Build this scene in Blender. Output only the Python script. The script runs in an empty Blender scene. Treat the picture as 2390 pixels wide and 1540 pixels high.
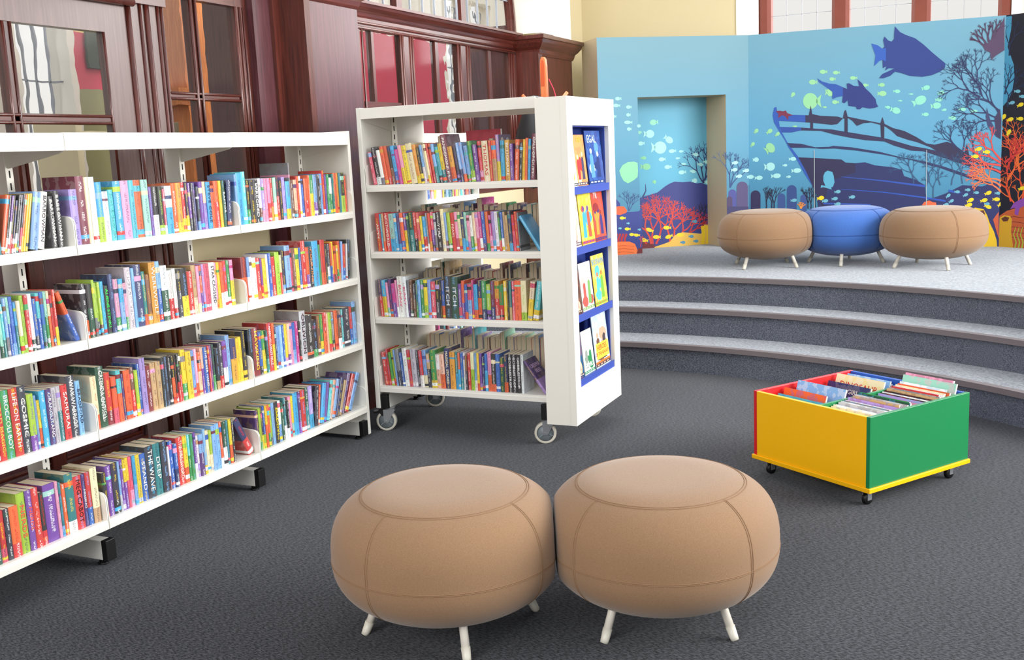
import bpy, bmesh, math, random, re
from mathutils import Vector, Matrix
from mathutils.geometry import tessellate_polygon

SC = bpy.context.scene
COL = SC.collection
R_ = math.radians

# ------------------------------------------------------------------ camera
FPX, CXP, CYP, CAM_H = 2396.0, 1195.0, 770.0, 1.46
PITCH, ROLL, YAW = 0.1699, -0.04555, 0.43455
def _rows():
    cp, sp, cr, sr, cy, sy = (f(a) for a in (PITCH, ROLL, YAW) for f in (math.cos, math.sin))
    Rz = Matrix(((cr, -sr, 0), (sr, cr, 0), (0, 0, 1)))
    Rx = Matrix(((1, 0, 0), (0, cp, -sp), (0, sp, cp)))
    Ry = Matrix(((cy, 0, sy), (0, 1, 0), (-sy, 0, cy)))
    R = Rz @ Rx @ Ry
    c0, c1, c2 = R.col[0], R.col[1], R.col[2]
    return Matrix(((c0[0], c2[0], -c1[0]), (c0[1], c2[1], -c1[1]), (c0[2], c2[2], -c1[2])))
CAMM = _rows()                      # world vector -> (right, down, forward)
CAM_POS = Vector((0, 0, CAM_H))
cam_data = bpy.data.cameras.new('camera')
cam_data.sensor_width = 36.0
cam_data.lens = FPX / 2390.0 * 36.0
cam_data.clip_start = 0.05
cam = bpy.data.objects.new('camera', cam_data)
COL.objects.link(cam)
rt, dn, fw = (Vector(CAMM[i]) for i in range(3))
rot = Matrix((rt, -dn, -fw)).transposed()
cam.matrix_world = Matrix.Translation(CAM_POS) @ rot.to_4x4()
SC.camera = cam

def ray(u, v):
    d = Vector((u - CXP, v - CYP, FPX))
    return CAMM.transposed() @ d
def on_plane(u, v, p, n):
    """where the sight line of photo point (u, v) meets the plane through p with normal n"""
    d = ray(u, v)
    t = (Vector(p) - CAM_POS).dot(n) / d.dot(n)
    return CAM_POS + d * t
def project(p):
    q = CAMM @ (Vector(p) - CAM_POS)
    return (CXP + FPX * q[0] / q[2], CYP + FPX * q[1] / q[2], q[2])

# ------------------------------------------------------------------ world, light, exposure
w = bpy.data.worlds.new('daylight'); SC.world = w; w.use_nodes = True
wn = w.node_tree.nodes; wl = w.node_tree.links
bg = wn['Background']
tc = wn.new('ShaderNodeTexCoord'); sx = wn.new('ShaderNodeSeparateXYZ'); rp = wn.new('ShaderNodeValToRGB')
wl.new(tc.outputs['Generated'], sx.inputs[0]); wl.new(sx.outputs['Z'], rp.inputs[0])
rp.color_ramp.elements[0].position = 0.0; rp.color_ramp.elements[0].color = (0.80, 0.76, 0.70, 1)
rp.color_ramp.elements[1].position = 0.35; rp.color_ramp.elements[1].color = (0.90, 0.95, 1.0, 1)
wl.new(rp.outputs[0], bg.inputs[0])
bg.inputs[1].default_value = 0.64
def area(name, loc, target, size, sy, power, col=(1, 1, 1)):
    l = bpy.data.lights.new(name, 'AREA'); l.shape = 'RECTANGLE'; l.size = size; l.size_y = sy
    l.energy = power; l.color = col
    o = bpy.data.objects.new(name, l); COL.objects.link(o)
    o.location = loc
    o.rotation_euler = (Vector(target) - Vector(loc)).to_track_quat('-Z', 'Y').to_euler()
    return o
area('side_window_daylight', (4.6, 5.4, 2.6), (-1.5, 5.4, 0.3), 5.0, 2.6, 430, (1.0, 0.98, 0.95))
area('back_window_daylight', (-0.9, 10.42, 3.1), (-0.9, 8.0, 2.75), 2.1, 1.9, 55, (0.95, 0.98, 1.0))
area('right_window_daylight', (3.1, 10.1, 3.2), (2.2, 8.0, 2.8), 2.6, 2.2, 55, (0.95, 0.98, 1.0))
area('rear_window_daylight', (-2.2, -3.0, 3.2), (-1.0, 4.2, 0.6), 4.0, 2.4, 165, (1.0, 0.97, 0.93))  # added fill lamp behind the camera, brightens faces turned toward it
area('next_room_daylight', (-4.2, 6.8, 4.6), (-6.0, 8.0, 1.6), 1.2, 8.0, 110, (1.0, 0.99, 0.96)).rotation_euler.z += 0.0  # added overhead fill lamp, brightens the far wall of the next room
SC.view_settings.view_transform = 'Standard'
SC.view_settings.look = 'None'
SC.view_settings.gamma = 1.0
SC.view_settings.use_curve_mapping = False
SC.view_settings.exposure = 0.68

# ------------------------------------------------------------------ materials
def lin(c):
    return tuple(((v / 255) / 12.92 if v / 255 <= 0.04045 else ((v / 255 + 0.055) / 1.055) ** 2.4) for v in c) + (1.0,)
MATS = {}
def mat(name, rgb, rough=0.5, metal=0.0, coat=0.0, emit=0.0, spec=0.5, bump=0.0, bscale=200, var=0.0, vscale=8, sheen=0.0):
    if name in MATS: return MATS[name]
    m = bpy.data.materials.new(name); m.use_nodes = True; MATS[name] = m
    nt = m.node_tree; b = nt.nodes['Principled BSDF']
    b.inputs['Base Color'].default_value = lin(rgb)
    b.inputs['Roughness'].default_value = rough
    b.inputs['Metallic'].default_value = metal
    b.inputs['Coat Weight'].default_value = coat
    b.inputs['Specular IOR Level'].default_value = spec
    if sheen: b.inputs['Sheen Weight'].default_value = sheen; b.inputs['Sheen Roughness'].default_value = 0.4
    if emit:
        b.inputs['Emission Color'].default_value = lin(rgb); b.inputs['Emission Strength'].default_value = emit
    tcn = nt.nodes.new('ShaderNodeTexCoord')
    if var:
        nz = nt.nodes.new('ShaderNodeTexNoise'); nz.inputs['Scale'].default_value = vscale; nz.inputs['Detail'].default_value = 4
        nt.links.new(tcn.outputs['Object'], nz.inputs['Vector'])
        mx = nt.nodes.new('ShaderNodeMix'); mx.data_type = 'RGBA'
        lo = tuple(max(0, c * (1 - var)) for c in lin(rgb)[:3]) + (1,); hi = tuple(min(1, c * (1 + var)) for c in lin(rgb)[:3]) + (1,)
        mx.inputs['A'].default_value = lo; mx.inputs['B'].default_value = hi
        nt.links.new(nz.outputs['Fac'], mx.inputs['Factor']); nt.links.new(mx.outputs['Result'], b.inputs['Base Color'])
    if bump:
        n2 = nt.nodes.new('ShaderNodeTexNoise'); n2.inputs['Scale'].default_value = bscale; n2.inputs['Detail'].default_value = 3
        nt.links.new(tcn.outputs['Object'], n2.inputs['Vector'])
        bp = nt.nodes.new('ShaderNodeBump'); bp.inputs['Strength'].default_value = bump; bp.inputs['Distance'].default_value = 0.002
        nt.links.new(n2.outputs['Fac'], bp.inputs['Height']); nt.links.new(bp.outputs['Normal'], b.inputs['Normal'])
    return m

def carpet(name, dark, light, sheen, rough=0.95, scale=130):
    m = bpy.data.materials.new(name); m.use_nodes = True; nt = m.node_tree; b = nt.nodes['Principled BSDF']
    tcn = nt.nodes.new('ShaderNodeTexCoord')
    mp = nt.nodes.new('ShaderNodeMapping'); mp.inputs['Scale'].default_value = (0.55, 1.7, 1.2); mp.inputs['Rotation'].default_value = (0, 0, R_(64))
    nt.links.new(tcn.outputs['Object'], mp.inputs['Vector'])
    n1 = nt.nodes.new('ShaderNodeTexNoise'); n1.inputs['Scale'].default_value = scale; n1.inputs['Detail'].default_value = 3; n1.inputs['Roughness'].default_value = 0.7
    nt.links.new(mp.outputs[0], n1.inputs['Vector'])
    cr = nt.nodes.new('ShaderNodeValToRGB')
    e = cr.color_ramp.elements
    e[0].position = 0.41; e[0].color = lin(dark); e[1].position = 0.60; e[1].color = lin(light)
    nt.links.new(n1.outputs['Fac'], cr.inputs[0])
    n2 = nt.nodes.new('ShaderNodeTexNoise'); n2.inputs['Scale'].default_value = 1.3; n2.inputs['Detail'].default_value = 2
    nt.links.new(tcn.outputs['Object'], n2.inputs['Vector'])
    mx = nt.nodes.new('ShaderNodeMix'); mx.data_type = 'RGBA'; mx.blend_type = 'MULTIPLY'; mx.inputs['Factor'].default_value = 0.25
    nt.links.new(cr.outputs[0], mx.inputs['A']); nt.links.new(n2.outputs['Fac'], mx.inputs['B'])
    nt.links.new(mx.outputs['Result'], b.inputs['Base Color'])
    b.inputs['Roughness'].default_value = rough
    b.inputs['Specular IOR Level'].default_value = 0.2
    b.inputs['Sheen Weight'].default_value = sheen; b.inputs['Sheen Roughness'].default_value = 0.35
    b.inputs['Sheen Tint'].default_value = (0.85, 0.92, 1, 1)
    bp = nt.nodes.new('ShaderNodeBump'); bp.inputs['Strength'].default_value = 0.5; bp.inputs['Distance'].default_value = 0.004
    nt.links.new(n1.outputs['Fac'], bp.inputs['Height']); nt.links.new(bp.outputs['Normal'], b.inputs['Normal'])
    return m

def wood(name, c1, c2, rough=0.3, coat=0.3, axis='Z', scale=6):
    m = bpy.data.materials.new(name); m.use_nodes = True; nt = m.node_tree; b = nt.nodes['Principled BSDF']
    tcn = nt.nodes.new('ShaderNodeTexCoord')
    mp = nt.nodes.new('ShaderNodeMapping'); s = [12, 12, 12]; s['XYZ'.index(axis)] = 0.7
    mp.inputs['Scale'].default_value = s
    nt.links.new(tcn.outputs['Object'], mp.inputs['Vector'])
    n1 = nt.nodes.new('ShaderNodeTexNoise'); n1.inputs['Scale'].default_value = scale; n1.inputs['Detail'].default_value = 5
    nt.links.new(mp.outputs[0], n1.inputs['Vector'])
    cr = nt.nodes.new('ShaderNodeValToRGB'); e = cr.color_ramp.elements
    e[0].position = 0.3; e[0].color = lin(c1); e[1].position = 0.7; e[1].color = lin(c2)
    nt.links.new(n1.outputs['Fac'], cr.inputs[0]); nt.links.new(cr.outputs[0], b.inputs['Base Color'])
    b.inputs['Roughness'].default_value = rough; b.inputs['Coat Weight'].default_value = coat; b.inputs['Coat Roughness'].default_value = 0.25
    bp = nt.nodes.new('ShaderNodeBump'); bp.inputs['Strength'].default_value = 0.15; bp.inputs['Distance'].default_value = 0.002
    nt.links.new(n1.outputs['Fac'], bp.inputs['Height']); nt.links.new(bp.outputs['Normal'], b.inputs['Normal'])
    return m

def fabric(name, rgb, rgb2):
    m = bpy.data.materials.new(name); m.use_nodes = True; nt = m.node_tree; b = nt.nodes['Principled BSDF']
    tcn = nt.nodes.new('ShaderNodeTexCoord')
    mp = nt.nodes.new('ShaderNodeMapping'); mp.inputs['Scale'].default_value = (1, 1, 3)
    nt.links.new(tcn.outputs['Object'], mp.inputs['Vector'])
    n1 = nt.nodes.new('ShaderNodeTexNoise'); n1.inputs['Scale'].default_value = 400; n1.inputs['Detail'].default_value = 4
    nt.links.new(mp.outputs[0], n1.inputs['Vector'])
    cr = nt.nodes.new('ShaderNodeValToRGB'); e = cr.color_ramp.elements
    e[0].position = 0.35; e[0].color = lin(rgb2); e[1].position = 0.65; e[1].color = lin(rgb)
    nt.links.new(n1.outputs['Fac'], cr.inputs[0]); nt.links.new(cr.outputs[0], b.inputs['Base Color'])
    b.inputs['Roughness'].default_value = 0.9; b.inputs['Sheen Weight'].default_value = 0.25; b.inputs['Specular IOR Level'].default_value = 0.25
    bp = nt.nodes.new('ShaderNodeBump'); bp.inputs['Strength'].default_value = 0.15; bp.inputs['Distance'].default_value = 0.001
    nt.links.new(n1.outputs['Fac'], bp.inputs['Height']); nt.links.new(bp.outputs['Normal'], b.inputs['Normal'])
    return m

def print_material():
    """printed paper: 'paint' = ground colour, 'ink' = lettering colour; UV = (metres along + seed, across 0..1 on a spine, 2 on covers, -1 plain)"""
    m = bpy.data.materials.new('printed_cover'); m.use_nodes = True; nt = m.node_tree; b = nt.nodes['Principled BSDF']; L = nt.links
    def N(t): return nt.nodes.new(t)
    def M_(op, a, bb=None):
        n = N('ShaderNodeMath'); n.operation = op
        for i, x in enumerate((a, bb)):
            if x is None: continue
            if isinstance(x, (int, float)): n.inputs[i].default_value = x
            else: L.new(x, n.inputs[i])
        return n.outputs[0]
    a1 = N('ShaderNodeAttribute'); a1.attribute_name = 'paint'
    a2 = N('ShaderNodeAttribute'); a2.attribute_name = 'ink'
    uv = N('ShaderNodeUVMap'); uv.uv_map = 'UVMap'
    sp = N('ShaderNodeSeparateXYZ'); L.new(uv.outputs[0], sp.inputs[0]); X, Y = sp.outputs[0], sp.outputs[1]
    def noise(sx_, sy_, detail=1):
        cb = N('ShaderNodeCombineXYZ'); L.new(M_('MULTIPLY', X, sx_), cb.inputs[0]); L.new(M_('MULTIPLY', Y, sy_), cb.inputs[1])
        n = N('ShaderNodeTexNoise'); n.inputs['Scale'].default_value = 1; n.inputs['Detail'].default_value = detail
        L.new(cb.outputs[0], n.inputs['Vector']); return n.outputs['Fac']
    letters = M_('GREATER_THAN', noise(380, 4.2, 1), 0.5)
    words = M_('GREATER_THAN', noise(22, 0.01), 0.47)
    line = M_('MULTIPLY', M_('GREATER_THAN', Y, 0.34), M_('LESS_THAN', Y, 0.66))
    mask = M_('MULTIPLY', M_('MULTIPLY', letters, words), line)
    art = M_('MULTIPLY', M_('GREATER_THAN', Y, 1.5), M_('GREATER_THAN', noise(26, 9, 3), 0.53))
    art = M_('MULTIPLY', art, a2.outputs['Alpha'])
    fac = M_('MAXIMUM', M_('MULTIPLY', mask, 0.6), art)
    mx = N('ShaderNodeMix'); mx.data_type = 'RGBA'
    L.new(fac, mx.inputs['Factor']); L.new(a1.outputs['Color'], mx.inputs['A']); L.new(a2.outputs['Color'], mx.inputs['B'])
    L.new(mx.outputs['Result'], b.inputs['Base Color'])
    b.inputs['Roughness'].default_value = 0.33; b.inputs['Coat Weight'].default_value = 0.15
    return m

M_CARPET = carpet('grey_carpet', (5, 5, 8), (80, 80, 86), 0.19)
M_RISER = carpet('blue_grey_carpet', (66, 70, 82), (126, 132, 144), 0.3, scale=230)  # floor carpet again, with bluer riser shading painted into its colours
M_TREAD = carpet('tread_carpet', (44, 47, 56), (152, 155, 162), 0.6, scale=110)  # floor carpet again, with the brighter light on treads painted in
M_NOSE = mat('nosing_rubber', (112, 104, 106), 0.6)
M_MAHOG = wood('mahogany', (62, 24, 18), (96, 42, 32), 0.28, 0.5)
M_MAHOG2 = wood('mahogany_panel', (66, 32, 38), (90, 48, 54), 0.32, 0.75)
M_DOORW = wood('worn_door_wood', (94, 72, 70), (114, 90, 86), 0.42, 0.55)  # worn varnish, with window glare also lightening the base colour
M_MAHOGH = wood('mahogany_rail', (66, 26, 20), (98, 44, 34), 0.28, 0.5, 'Y')
M_OAK = wood('orange_wood', (176, 96, 40), (206, 126, 62), 0.45, 0.1)
M_PINE = wood('coat_stand_wood', (168, 84, 42), (206, 118, 66), 0.4, 0.2)
M_WHITE = mat('white_steel', (236, 234, 226), 0.35, var=0.02)
M_WHITE2 = mat('white_board', (238, 236, 226), 0.4)
M_SLOT = mat('slot_dark', (22, 22, 24), 0.8)
M_BLACK = mat('black_plastic', (16, 16, 18), 0.4)
M_STEEL = mat('zinc_steel', (186, 190, 194), 0.35, 0.8)
M_WHEEL = mat('cream_nylon', (214, 210, 196), 0.4)
M_HUB = mat('grey_hub', (150, 160, 166), 0.35, 0.2)
M_LEG = mat('cream_painted_leg', (222, 216, 204), 0.3)
M_TAN = fabric('tan_wool', (152, 119, 89), (130, 101, 74))
M_TANSEAM = mat('tan_thread', (140, 108, 80), 0.9)
M_BLUE = fabric('blue_wool', (70, 112, 184), (52, 92, 164))
M_BLUESEAM = mat('blue_thread', (40, 74, 140), 0.9)
M_YEL = mat('yellow_board', (248, 186, 0), 0.35, bump=0.1, bscale=60)
M_RED = mat('red_board', (206, 30, 36), 0.35)
M_GREEN = mat('green_board', (24, 122, 70), 0.35, bump=0.1, bscale=60)
M_DGREEN = mat('green_edge', (18, 112, 66), 0.4)
M_BLUEB = mat('blue_board', (34, 84, 176), 0.35)
M_MAGBLUE = mat('royal_blue_shelf', (62, 84, 172), 0.4)
M_CREAM = mat('cream_plaster', (214, 201, 164), 0.85, var=0.03, vscale=1.5)
M_PALE = mat('pale_plaster', (238, 232, 218), 0.85)
M_PWHITE = mat('white_plaster', (250, 250, 248), 0.8)
M_STONE = mat('red_sandstone', (122, 62, 50), 0.8, var=0.15, vscale=9)
M_LEAD = mat('lead_came', (150, 156, 166), 0.6)
M_PAGE = mat('book_pages', (236, 220, 192), 0.9, var=0.1, vscale=60)
M_PRINT = print_material()
M_BEIGE = mat('beige_board_edge', (196, 180, 150), 0.7)

def glass_mat(name, rough=0.0, wavy=0.4, tint=(1, 1, 1, 1)):
    m = bpy.data.materials.new(name); m.use_nodes = True; nt = m.node_tree; L = nt.links
    for n in list(nt.nodes):
        if n.type != 'OUTPUT_MATERIAL': nt.nodes.remove(n)
    out = [n for n in nt.nodes if n.type == 'OUTPUT_MATERIAL'][0]
    rf = nt.nodes.new('ShaderNodeBsdfRefraction'); rf.inputs['IOR'].default_value = 1.025; rf.inputs['Roughness'].default_value = rough; rf.inputs['Color'].default_value = tint
    gl = nt.nodes.new('ShaderNodeBsdfGlossy'); gl.inputs['Roughness'].default_value = 0.08
    fr = nt.nodes.new('ShaderNodeFresnel'); fr.inputs['IOR'].default_value = 1.22
    mx = nt.nodes.new('ShaderNodeMixShader')
    tcn = nt.nodes.new('ShaderNodeTexCoord'); nz = nt.nodes.new('ShaderNodeTexNoise'); nz.inputs['Scale'].default_value = 5; nz.inputs['Detail'].default_value = 2
    L.new(tcn.outputs['Object'], nz.inputs['Vector'])
    bp = nt.nodes.new('ShaderNodeBump'); bp.inputs['Strength'].default_value = wavy; bp.inputs['Distance'].default_value = 0.02
    L.new(nz.outputs['Fac'], bp.inputs['Height'])
    L.new(bp.outputs['Normal'], rf.inputs['Normal'])
    L.new(fr.outputs[0], mx.inputs[0]); L.new(rf.outputs[0], mx.inputs[1]); L.new(gl.outputs[0], mx.inputs[2]); L.new(mx.outputs[0], out.inputs['Surface'])
    return m
M_GLASS = glass_mat('old_window_glass', wavy=1.0)

# ------------------------------------------------------------------ mesh helpers
class MB:
    """collects boxes, prisms and tubes into ONE mesh"""
    def __init__(s): s.v = []; s.f = []; s.mi = []; s.mats = []; s.sm = []
    def m(s, material):
        if material not in s.mats: s.mats.append(material)
        return s.mats.index(material)
    def add(s, verts, faces, material, smooth=False):
        o = len(s.v); k = s.m(material); s.v += [tuple(p) for p in verts]
        for f in faces: s.f.append([i + o for i in f]); s.mi.append(k); s.sm.append(smooth)
        return s
    def box(s, x0, x1, y0, y1, z0, z1, material, T=None):
        v = [(x, y, z) for z in (z0, z1) for y in (y0, y1) for x in (x0, x1)]
        if T: v = [T @ Vector(p) for p in v]
        return s.add(v, [(0, 2, 3, 1), (4, 5, 7, 6), (0, 1, 5, 4), (2, 6, 7, 3), (0, 4, 6, 2), (1, 3, 7, 5)], material)
    def prism(s, poly, a, b, axis, material, T=None, smooth=False):
        """poly: 2D points in the other two axes (in order), extruded from a to b along axis"""
        n = len(poly)
        def P(p, t):
            q = {'x': (t, p[0], p[1]), 'y': (p[0], t, p[1]), 'z': (p[0], p[1], t)}[axis]
            return T @ Vector(q) if T else q
        v = [P(p, a) for p in poly] + [P(p, b) for p in poly]
        s.add(v, [[i, (i + 1) % n, (i + 1) % n + n, i + n] for i in range(n)], material, smooth)
        return s.add(v, [list(range(n))[::-1], list(range(n, 2 * n))], material)
    def tube(s, pts, r, material, seg=12, caps=True, r2=None):
        pts = [Vector(p) for p in pts]; n = len(pts); rings = []
        for i, p in enumerate(pts):
            d = (pts[min(i + 1, n - 1)] - pts[max(i - 1, 0)]).normalized()
            a = d.orthogonal().normalized() if i == 0 else (pa - d * pa.dot(d)).normalized()
            pa = a; c = d.cross(a); rr = r if r2 is None else r + (r2 - r) * i / (n - 1)
            rings += [p + (a * math.cos(t) + c * math.sin(t)) * rr for t in (2 * math.pi * k / seg for k in range(seg))]
        f = [(i * seg + k, i * seg + (k + 1) % seg, (i + 1) * seg + (k + 1) % seg, (i + 1) * seg + k) for i in range(n - 1) for k in range(seg)]
        s.add(rings, f, material, True)
        if caps: s.add(rings[:seg] + rings[-seg:], [list(range(seg))[::-1], list(range(seg, 2 * seg))], material)
        return s
    def lathe(s, prof, c, material, seg=48, axis='z'):
        v = []; n = len(prof)
        for k in range(seg):
            t = 2 * math.pi * k / seg
            for r, h in prof:
                p = {'z': (r * math.cos(t), r * math.sin(t), h), 'x': (h, r * math.cos(t), r * math.sin(t)), 'y': (r * math.cos(t), h, r * math.sin(t))}[axis]
                v.append(tuple(c[i] + p[i] for i in range(3)))
        f = [(k * n + i, ((k + 1) % seg) * n + i, ((k + 1) % seg) * n + i + 1, k * n + i + 1) for k in range(seg) for i in range(n - 1)]
        return s.add(v, f, material, True)
    def mesh(s, name):
        me = bpy.data.meshes.new(name); me.from_pydata(s.v, [], s.f)
        for mm in s.mats: me.materials.append(mm)
        me.polygons.foreach_set('material_index', s.mi); me.polygons.foreach_set('use_smooth', s.sm); me.update()
        bm = bmesh.new(); bm.from_mesh(me); bmesh.ops.remove_doubles(bm, verts=bm.verts, dist=1e-6); 
        if s.mats != [M_GLASS]: bmesh.ops.recalc_face_normals(bm, faces=bm.faces)
        bm.to_mesh(me); bm.free()
        return me
    def build(s, name, parent=None, bevel=0.0, loc=None, rotz=0.0):
        o = bpy.data.objects.new(name, s.mesh(name)); COL.objects.link(o)
        if parent is not None: o.parent = parent
        if loc is not None: o.location = loc
        o.rotation_euler.z = rotz
        if bevel:
            b = o.modifiers.new('bevel', 'BEVEL'); b.width = bevel; b.segments = 2; b.limit_method = 'ANGLE'; b.angle_limit = R_(40)
        return o
def thing(name, label, cat, loc=(0, 0, 0), rotz=0.0, group=None):
    o = bpy.data.objects.new(name, None); COL.objects.link(o); o.empty_display_size = 0.05
    o.location = loc; o.rotation_euler.z = rotz
    o['label'] = label; o['category'] = cat
    if group: o['group'] = group
    return o
def tag(o, label, cat, group=None, kind=None):
    o['label'] = label; o['category'] = cat
    if group: o['group'] = group
    if kind: o['kind'] = kind
    return o
def struct(o, label=None):
    o['kind'] = 'structure'
    if label: o['label'] = label
    return o
def copy_tree(o, parent=None):
    c = o.copy(); COL.objects.link(c)
    if parent is not None: c.parent = parent
    for ch in list(o.children): copy_tree(ch, c)
    return c
def text_mesh(txt, size, material, depth=0.0003):
    cu = bpy.data.curves.new('lettering', 'FONT'); cu.body = txt; cu.size = size; cu.extrude = depth; cu.resolution_u = 2
    cu.align_x = 'CENTER'; cu.align_y = 'CENTER'
    o = bpy.data.objects.new('lettering', cu)
    COL.objects.link(o); dg = bpy.context.evaluated_depsgraph_get(); me = bpy.data.meshes.new_from_object(o.evaluated_get(dg))
    bpy.data.objects.remove(o); bpy.data.curves.remove(cu)
    me.materials.clear(); me.materials.append(material)
    return me

# ================================================================== ROOM
WX = -3.5            # plane of the glazed mahogany screen
MB().box(-9.0, 4.2, -3.0, 11.0, -0.1, 0.0, M_CARPET).build('floor')
struct(bpy.data.objects['floor'], 'grey flecked carpet floor')

# curved carpeted steps and the stage
SCX, SCY = -2.3, 2.6
def sector(r0, r1, z0, z1, a0, a1, n, material, top=None, bottom=True):
    mb = MB(); top = top or material; v = []; f = []
    for i in range(n + 1):
        t = R_(a0 + (a1 - a0) * i / n); c, s = math.cos(t), math.sin(t)
        for r in (r0, r1):
            for z in (z0, z1): v.append((SCX + r * c, SCY + r * s, z))
    q = lambda i, k: i * 4 + k       # k: 0 r0z0, 1 r0z1, 2 r1z0, 3 r1z1
    mb.add(v, [(q(i, 1), q(i, 3), q(i + 1, 3), q(i + 1, 1)) for i in range(n)], top)
    mb.add(v, [(q(i, 0), q(i, 1), q(i + 1, 1), q(i + 1, 0)) for i in range(n)] + [(q(i, 2), q(i + 1, 2), q(i + 1, 3), q(i, 3)) for i in range(n)]
           + [(0, 2, 3, 1), (q(n, 0), q(n, 1), q(n, 3), q(n, 2))] + ([(q(i, 0), q(i + 1, 0), q(i + 1, 2), q(i, 2)) for i in range(n)] if bottom else []), material)
    return mb
A0, A1 = 20, 106
for k, (r0, r1) in enumerate(((3.865, 4.215), (4.215, 4.515), (4.515, 9.2))):
    st = sector(r0, r1, 0.0, 0.18 * (k + 1), A0, A1 if k < 2 else 100, 60, M_RISER, M_TREAD).build('stage_platform' if k == 2 else 'carpeted_step')
    struct(st, ('curved carpeted bottom step', 'curved carpeted middle step', 'raised carpeted stage platform')[k])
    nb = sector(r0 - 0.018, r0 + 0.03, 0.18 * (k + 1) - 0.028, 0.18 * (k + 1) + 0.003, A0, A1 if k < 2 else 100, 60, M_NOSE)
    nb.build('step_nosing', st)

# ---- mahogany glazed screen along the left side: one structure per bay
def frame_piece(mb, y0, y1, z0, z1, xf, material=None, xb=None):
    mb.box(WX - 0.05 if xb is None else xb, xf, y0, y1, z0, z1, material or (M_MAHOG if (z1 - z0) > (y1 - y0) else M_MAHOGH))
def mould_v(mb, y, z0, z1, xf, wd=0.02):   # half-round moulding
    mb.prism([(xf + wd * 0.5 * math.sin(t), y + wd * 0.5 * math.cos(t)) for t in [math.pi * i / 6 for i in range(7)]], z0, z1, 'z', M_MAHOG, smooth=True)
def mould_h(mb, z, y0, y1, xf, wd=0.02):
    mb.prism([(xf + wd * 0.5 * math.sin(t), z + wd * 0.5 * math.cos(t)) for t in [math.pi * i / 6 for i in range(7)]], y0, y1, 'y', M_MAHOG, smooth=True)
def pane(y0, y1, z0, z1, parent, x=WX - 0.02):
    MB().add([(x, y0, z0), (x, y1, z0), (x, y1, z1), (x, y0, z1)], [(0, 1, 2, 3)], M_GLASS).build('glass_pane', parent)

wall = struct(MB().box(WX - 0.06, WX - 0.01, -1.0, 2.35, 0, 4.4, M_MAHOG2).build('wall_left'), 'mahogany panelled wall')
# door with panes (left)
d = MB()
frame_piece(d, 3.48, 3.615, 0.02, 2.2, WX, M_DOORW); frame_piece(d, 2.38, 2.47, 0.02, 2.2, WX)
frame_piece(d, 2.47, 3.48, 2.06, 2.2, WX, M_DOORW); frame_piece(d, 2.47, 3.48, 0.02, 0.25, WX); frame_piece(d, 2.47, 3.48, 1.15, 1.32, WX)
frame_piece(d, 2.955, 3.0, 1.32, 2.06, WX - 0.005); frame_piece(d, 2.47, 3.48, 1.665, 1.705, WX - 0.005)
d.box(WX - 0.04, WX - 0.025, 2.47, 3.48, 0.25, 1.15, M_MAHOG2)
frame_piece(d, 2.94, 3.01, 0.25, 1.15, WX)
for y in (2.5, 2.93, 3.02, 3.46): mould_v(d, y, 0.27, 1.13, WX - 0.02)
for z in (0.27, 1.13): mould_h(d, z, 2.5, 3.46, WX - 0.02)
for y in (2.96, 2.995, 3.475): mould_v(d, y, 1.33, 2.06, WX - 0.004, 0.014)
for z in (1.67, 1.70): mould_h(d, z, 2.48, 3.47, WX - 0.004, 0.014)
dd = struct(d.build('door_1'), 'mahogany glazed door behind the long bookcase')
for (y0, y1) in ((2.47, 2.955), (3.0, 3.48)):
    for (z0, z1) in ((1.32, 1.665), (1.705, 2.06)): pane(y0, y1, z0, z1, dd)
# architrave between door and side light
a = MB()
frame_piece(a, 3.62, 3.85, 0, 2.36, WX + 0.0, M_DOORW)
for y in (3.625, 3.70, 3.74, 3.81, 3.835): mould_v(a, y, 0, 2.36, WX, 0.03 if y in (3.625, 3.74) else 0.018)
frame_piece(a, 2.3, 3.85, 2.2, 2.4, WX + 0.02)
mould_h(a, 2.2, 2.3, 3.64, WX + 0.02, 0.04)
frame_piece(a, 2.3, 2.38, 0, 2.2, WX + 0.02)
a.box(WX - 0.05, WX + 0.02, 2.3, 4.5, 2.4, 4.4, M_MAHOG2)
struct(a.build('trim_1'), 'moulded mahogany door surround')
# narrow window beside the door
n = MB()
frame_piece(n, 4.36, 4.46, 0, 2.4, WX + 0.0); frame_piece(n, 4.03, 4.075, 1.25, 2.26, WX - 0.005)
frame_piece(n, 3.85, 4.36, 2.26, 2.4, WX); frame_piece(n, 3.85, 4.36, 1.785, 1.82, WX - 0.005); frame_piece(n, 3.85, 4.36, 1.19, 1.27, WX)
for y in (4.035, 4.07, 4.365, 4.40, 4.43): mould_v(n, y, 1.27, 2.26, WX, 0.016)
for z in (1.79, 1.815): mould_h(n, z, 3.85, 4.36, WX - 0.004, 0.014)
nn = struct(n.build('window_1'), 'narrow four pane mahogany window')
for (y0, y1) in ((3.85, 4.03), (4.075, 4.36)):
    for (z0, z1) in ((1.27, 1.785), (1.82, 2.26)): pane(y0, y1, z0, z1, nn)
struct(MB().box(WX - 0.04, WX + 0.03, 3.86, 4.46, 0.0, 1.19, M_CREAM).build('wall_dado'), 'cream dado under the narrow window')
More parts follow.
